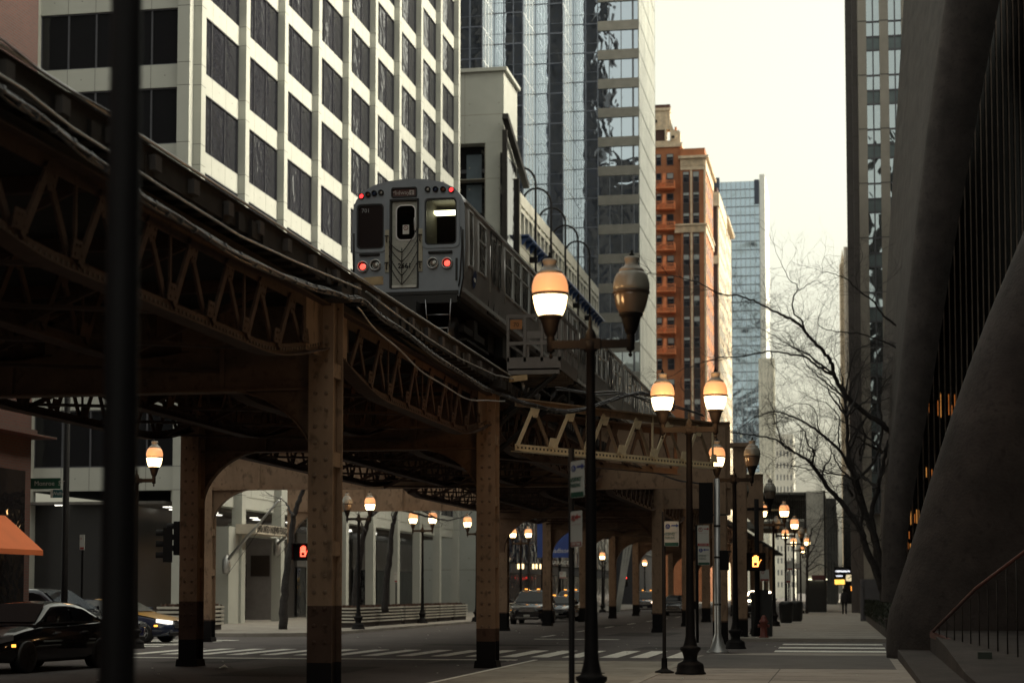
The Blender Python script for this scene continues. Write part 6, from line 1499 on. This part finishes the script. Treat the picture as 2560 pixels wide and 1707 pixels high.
# ================================================================ station stair and far platform over the street
Ys = 142.0; xa, xb = xat(2018, Ys), xat(2065, Ys); t = thing('station_stair', 'white corrugated stair enclosure of the next railway station over the kerb', 'stair enclosure', (0, 0, 0))
g = MB(); zt_, zb_ = zat(1226, xa, Ys), zat(1445, xa, Ys); n = 16
for k in range(n): x = xa + (xb - xa) * k / n; g.box(x, x + (xb - xa) / n * .6, Ys, Ys + .12, zb_, zt_); 
g.box(xa, xb, Ys + .08, Ys + 9, zb_, zt_ - .1); ob('corrugated_wall', g, M('corrugated_white', (.80, .79, .74), .6, var=.2, scale=1, stain=.4), t)
g = MB(); g.box(xa - .1, xb + .1, Ys - .1, Ys, zb_ - .12, zb_ - .02); ob('lit_edge', g, ME('strip_light', (1, .95, .6), 1.1), t)
g = MB(); g.box(xa, xb, Ys + .2, Ys + 6, .12, zb_ - .2); g.box(xb - .12, xb + .02, Ys - .15, Ys + .1, .12, zt_); ob('stair_base', g, M('cabinet_dark', (.012, .012, .013), .5), t)
g = MB(); a_, c_ = xat(2030, Ys), xat(2063, Ys); g.box(a_, c_, Ys - .22, Ys - .14, zat(1449, xa, Ys), zat(1437, xa, Ys)); ob('maroon_sign', g, M('sign_maroon2', (.12, .03, .035), .5), t)
t = thing('station_platform', 'dark railed station platform with roof crossing above the far street', 'platform', (0, 0, 0)); Yp_ = 146.0
xa, xb = xat(1868, Yp_), xat(2018, Yp_); zz = lambda py: zat(py, xb, Yp_)
g = MB(); g.box(xa, xb, Yp_, Yp_ + 12, zz(1320), zz(1302)); g.box(xa, xb, Yp_ + .2, Yp_ + 10, zz(1235), zz(1229)); g.box(xa, xb, Yp_ + 6, Yp_ + 6.2, zz(1290), zz(1240)); ob('deck', g, M('platform_grey', (.15, .15, .14), .7), t)
g = MB(); k = 0; x = xat(1920, Yp_)
while x < xb: g.box(x - .02, x + .02, Yp_ - .05, Yp_, zz(1302), zz(1240)); x += .17
for py in (1240, 1272, 1276, 1300): g.box(xat(1920, Yp_), xb, Yp_ - .08, Yp_ - .02, zz(py + 1), zz(py - 1))
for px in (1925, 1975, 2015): x = xat(px, Yp_); g.box(x - .05, x + .05, Yp_ - .1, Yp_, zz(1320), zz(1230))
ob('railing', g, dkst, t)
g = MB(); g.box(xat(1865, Yp_), xat(1975, Yp_), Yp_ - .3, Yp_ - .15, zz(1276), zz(1272)); ob('timber_rail', g, plank, t)
g = MB(); g.bar((xat(1880, Yp_), Yp_ + 2, zz(1230)), (xat(1960, Yp_), Yp_ + 2, zz(1262)), .3, .25); g.bar((xat(1868, Yp_), Yp_ + 2, zz(1262)), (xat(1905, Yp_), Yp_ + 2, zz(1245)), .3, .25); g.bar((xat(1905, Yp_), Yp_ + 2, zz(1245)), (xat(1985, Yp_), Yp_ + 2, zz(1268)), .25, .2); ob('roof_braces', g, dkst, t)
# leaning white lattice (escalator) under the far arches
t = thing('escalator_truss', 'pale leaning stair truss under the far arches', 'stair', (0, 0, 0)); Ye = 150
g = MB()
for dx in (0, 9, 18): g.bar(atY(1540 + dx * .4, 1530, Ye), atY(1572 + dx, 1290, Ye), .12, .18)
for k in range(9): u = k / 9; g.bar(atY(1540 + 32 * u, 1530 - 240 * u, Ye), atY(1549 + 40 * u, 1520 - 235 * u, Ye), .07, .07)
ob('frame', g, M('pale_truss', (.42, .42, .40), .6), t)
g = MB(); p0, p1 = atY(1494, 1452, 168), atY(1524, 1340, 168); g.box(p0.x - 8, p1.x + 1, 168, 172, 0, 5.5); 
# theatre signs, far end of the pavement
Ym = 205; t = thing('theatre_marquee', 'dark theatre marquee with rows of white bulbs above a yellow sign, far down the pavement', 'marquee', (0, 0, 0))
xa, xb = xat(2087, Ym), xat(2130, Ym); zz = lambda py: zat(py, 0, Ym)
g = MB(); g.box(xa, xb, Ym, Ym + 4, zz(1462), zz(1416)); ob('box', g, blk, t)
g = MB()
for k in range(14): x = xa + .1 + (xb - xa - .3) * k / 14; g.box(x, x + .08, Ym - .05, Ym - .005, zz(1429), zz(1425.5))
for k in range(6): x = xa + .15 + k * .13; g.box(x, x + .07, Ym - .05, Ym - .005, zz(1440), zz(1437.5))
ob('bulbs', g, ME('bulb_white', (.9, .92, 1), 1.1), t)
g = MB(); g.box(xa, xa + 1.1, Ym - .08, Ym - .01, zz(1460), zz(1448)); ob('yellow_sign', g, ME('sign_yellow', (1, .55, .08), .8), t)
t = thing('hanging_sign', 'cream scroll shaped hanging sign right of the theatre marquee', 'sign', (0, 0, 0)); Yh = 190
g = MB(); c0 = atY(2130, 1444, Yh); g.prism(rrect(c0.x - .62, c0.x + .6, c0.z - .32, c0.z + .34, .15), 'y', Yh, Yh + .15); ob('panel', g, ME('sign_cream_lit', (.9, .75, .45), .35), t)
g = MB(); g.tube([(c0.x - .4, Yh - .03, c0.z - .05), (c0.x - .1, Yh - .03, c0.z + .12), (c0.x + .1, Yh - .03, c0.z - .08), (c0.x + .4, Yh - .03, c0.z + .06)], .04, 6); ob('scroll', g, dkst, t)
g = MB(); g.bar((c0.x + .5, Yh + .2, c0.z + .5), (c0.x + 1.4, Yh + .2, c0.z + .5), .06, .06); ob('hanger', g, dkst, t)
for px, py, Y, lab in ((2130, 1470, 180, 'small glowing wall lamp under the cream sign, left'), (2144, 1464, 176, 'small glowing wall lamp under the cream sign, right')):
    g = MB(); p = atY(px, py, Y); g.lathe([(.03, -.3), (.1, -.2), (.1, .2), (.03, .3)], (0, 0, 0), 8); tag(ob('wall_lamp', g, amber, None, p), lab, 'lamp', 'wall lamps by the theatre')
g = MB(); p = atY(2191, 1378, 90); g.box(-.1, .1, 0, .05, -.1, .1); tag(ob('wall_sign', g, wsg, None, p), 'small white square sign among the tree trunks', 'sign')

# hedge and planter at the foot of the tree
t = thing('hedge_planter', 'dark clipped hedge in a low planter along the far right pavement', 'hedge', (0, 0, 0)); rr = random.Random(9)
hx0, hx1, hy0, hy1 = xat(2150, 98), 4.2, 62.5, 100
g = MB(); g.prism([(1.35, hy0), (4.5, hy0), (4.5, hy1), (hx0 + .3, hy1)], 'z', .12, .75); ob('planter_wall', g, pst, t)
g = MB()
for k in range(5200):
    y = rr.uniform(hy0, hy1); x0_ = 1.3 + (hx0 + .2 - 1.3) * (y - hy0) / (hy1 - hy0); x = x0_ + abs(rr.gauss(0, .25)); z = rr.uniform(.45, 1.25); s = rr.uniform(.04, .09); a = rr.uniform(0, 6.28); b = rr.uniform(-1, 1)
    g.face([(x, y, z), (x + s * math.cos(a), y + s * math.sin(a), z + s * b), (x - s * math.sin(a) * .5, y + s * math.cos(a) * .5, z + s)])
g.box(1.55, 4.1, hy0 + .3, hy1 - .5, .75, 1.12)
ob('leaves', g, M('hedge_leaf', (.03, .035, .022), .8, var=.5, scale=6), t)

# ================================================================ person walking away
def person(lab, loc, rz=0):
    v = [(0, 0, .93), (0, 0, 1.12), (0, 0, 1.32), (0, 0, 1.46), (0, .01, 1.55), (0, .02, 1.66), (0, .02, 1.74),
         (.17, 0, 1.40), (.24, .02, 1.15), (.25, -.06, .92), (.25, -.09, .82), (-.17, 0, 1.40), (-.24, -.02, 1.15), (-.24, .07, .93), (-.24, .1, .83),
         (.10, 0, .88), (.11, -.09, .48), (.11, .0, .10), (.11, -.16, .04), (-.10, 0, .88), (-.10, .1, .5), (-.10, .22, .14), (-.10, .1, .05)]
    e = [(0, 1), (1, 2), (2, 3), (3, 4), (4, 5), (5, 6), (3, 7), (7, 8), (8, 9), (9, 10), (3, 11), (11, 12), (12, 13), (13, 14), (0, 15), (15, 16), (16, 17), (17, 18), (0, 19), (19, 20), (20, 21), (21, 22)]
    rad = [.17, .17, .19, .13, .065, .1, .085, .085, .06, .05, .035, .085, .06, .05, .035, .115, .08, .055, .045, .115, .08, .055, .045]
    me = bpy.data.meshes.new('person'); me.from_pydata(v, e, []); me.materials.append(M('dark_clothes', (.018, .016, .018), .9)); o = bpy.data.objects.new('person', me); C.objects.link(o)
    sk_ = o.modifiers.new('skin', 'SKIN')
    for i, r in enumerate(rad): me.skin_vertices[0].data[i].radius = (r, r * .85 if i < 4 else r)
    me.skin_vertices[0].data[0].use_root = True
    sb = o.modifiers.new('sub', 'SUBSURF'); sb.levels = 2; sb.render_levels = 2
    o.location = loc; o.rotation_euler = (0, 0, rz); tag(o, lab, 'person')
    g = MB(); g.grid([[(r * math.cos(a), .03 + r * .95 * math.sin(a), z) for a in [6.283 * j / 14 for j in range(14)]] for r, z in ((.085, 1.58), (.115, 1.64), (.12, 1.72), (.105, 1.79), (.06, 1.84), (.01, 1.85))]); ob('hair', g, M('dark_hair', (.012, .01, .01), .9), o)
    g = MB(); g.grid([[(r * 1.25 * math.cos(a), r * .85 * math.sin(a), z) for a in [6.283 * j / 16 for j in range(16)]] for r, z in ((.215, .80), (.20, .95), (.185, 1.1), (.2, 1.3), (.165, 1.42), (.08, 1.49))]); ob('coat', g, M('dark_coat', (.014, .013, .016), .9), o)
    return o
Yh = 128; person('person in dark coat walking away on the far pavement', (xat(2111, Yh), Yh, .12), math.pi)
person('second dark figure far off near the theatre signs', (xat(2138, 170), 170, .12), math.pi + .2)
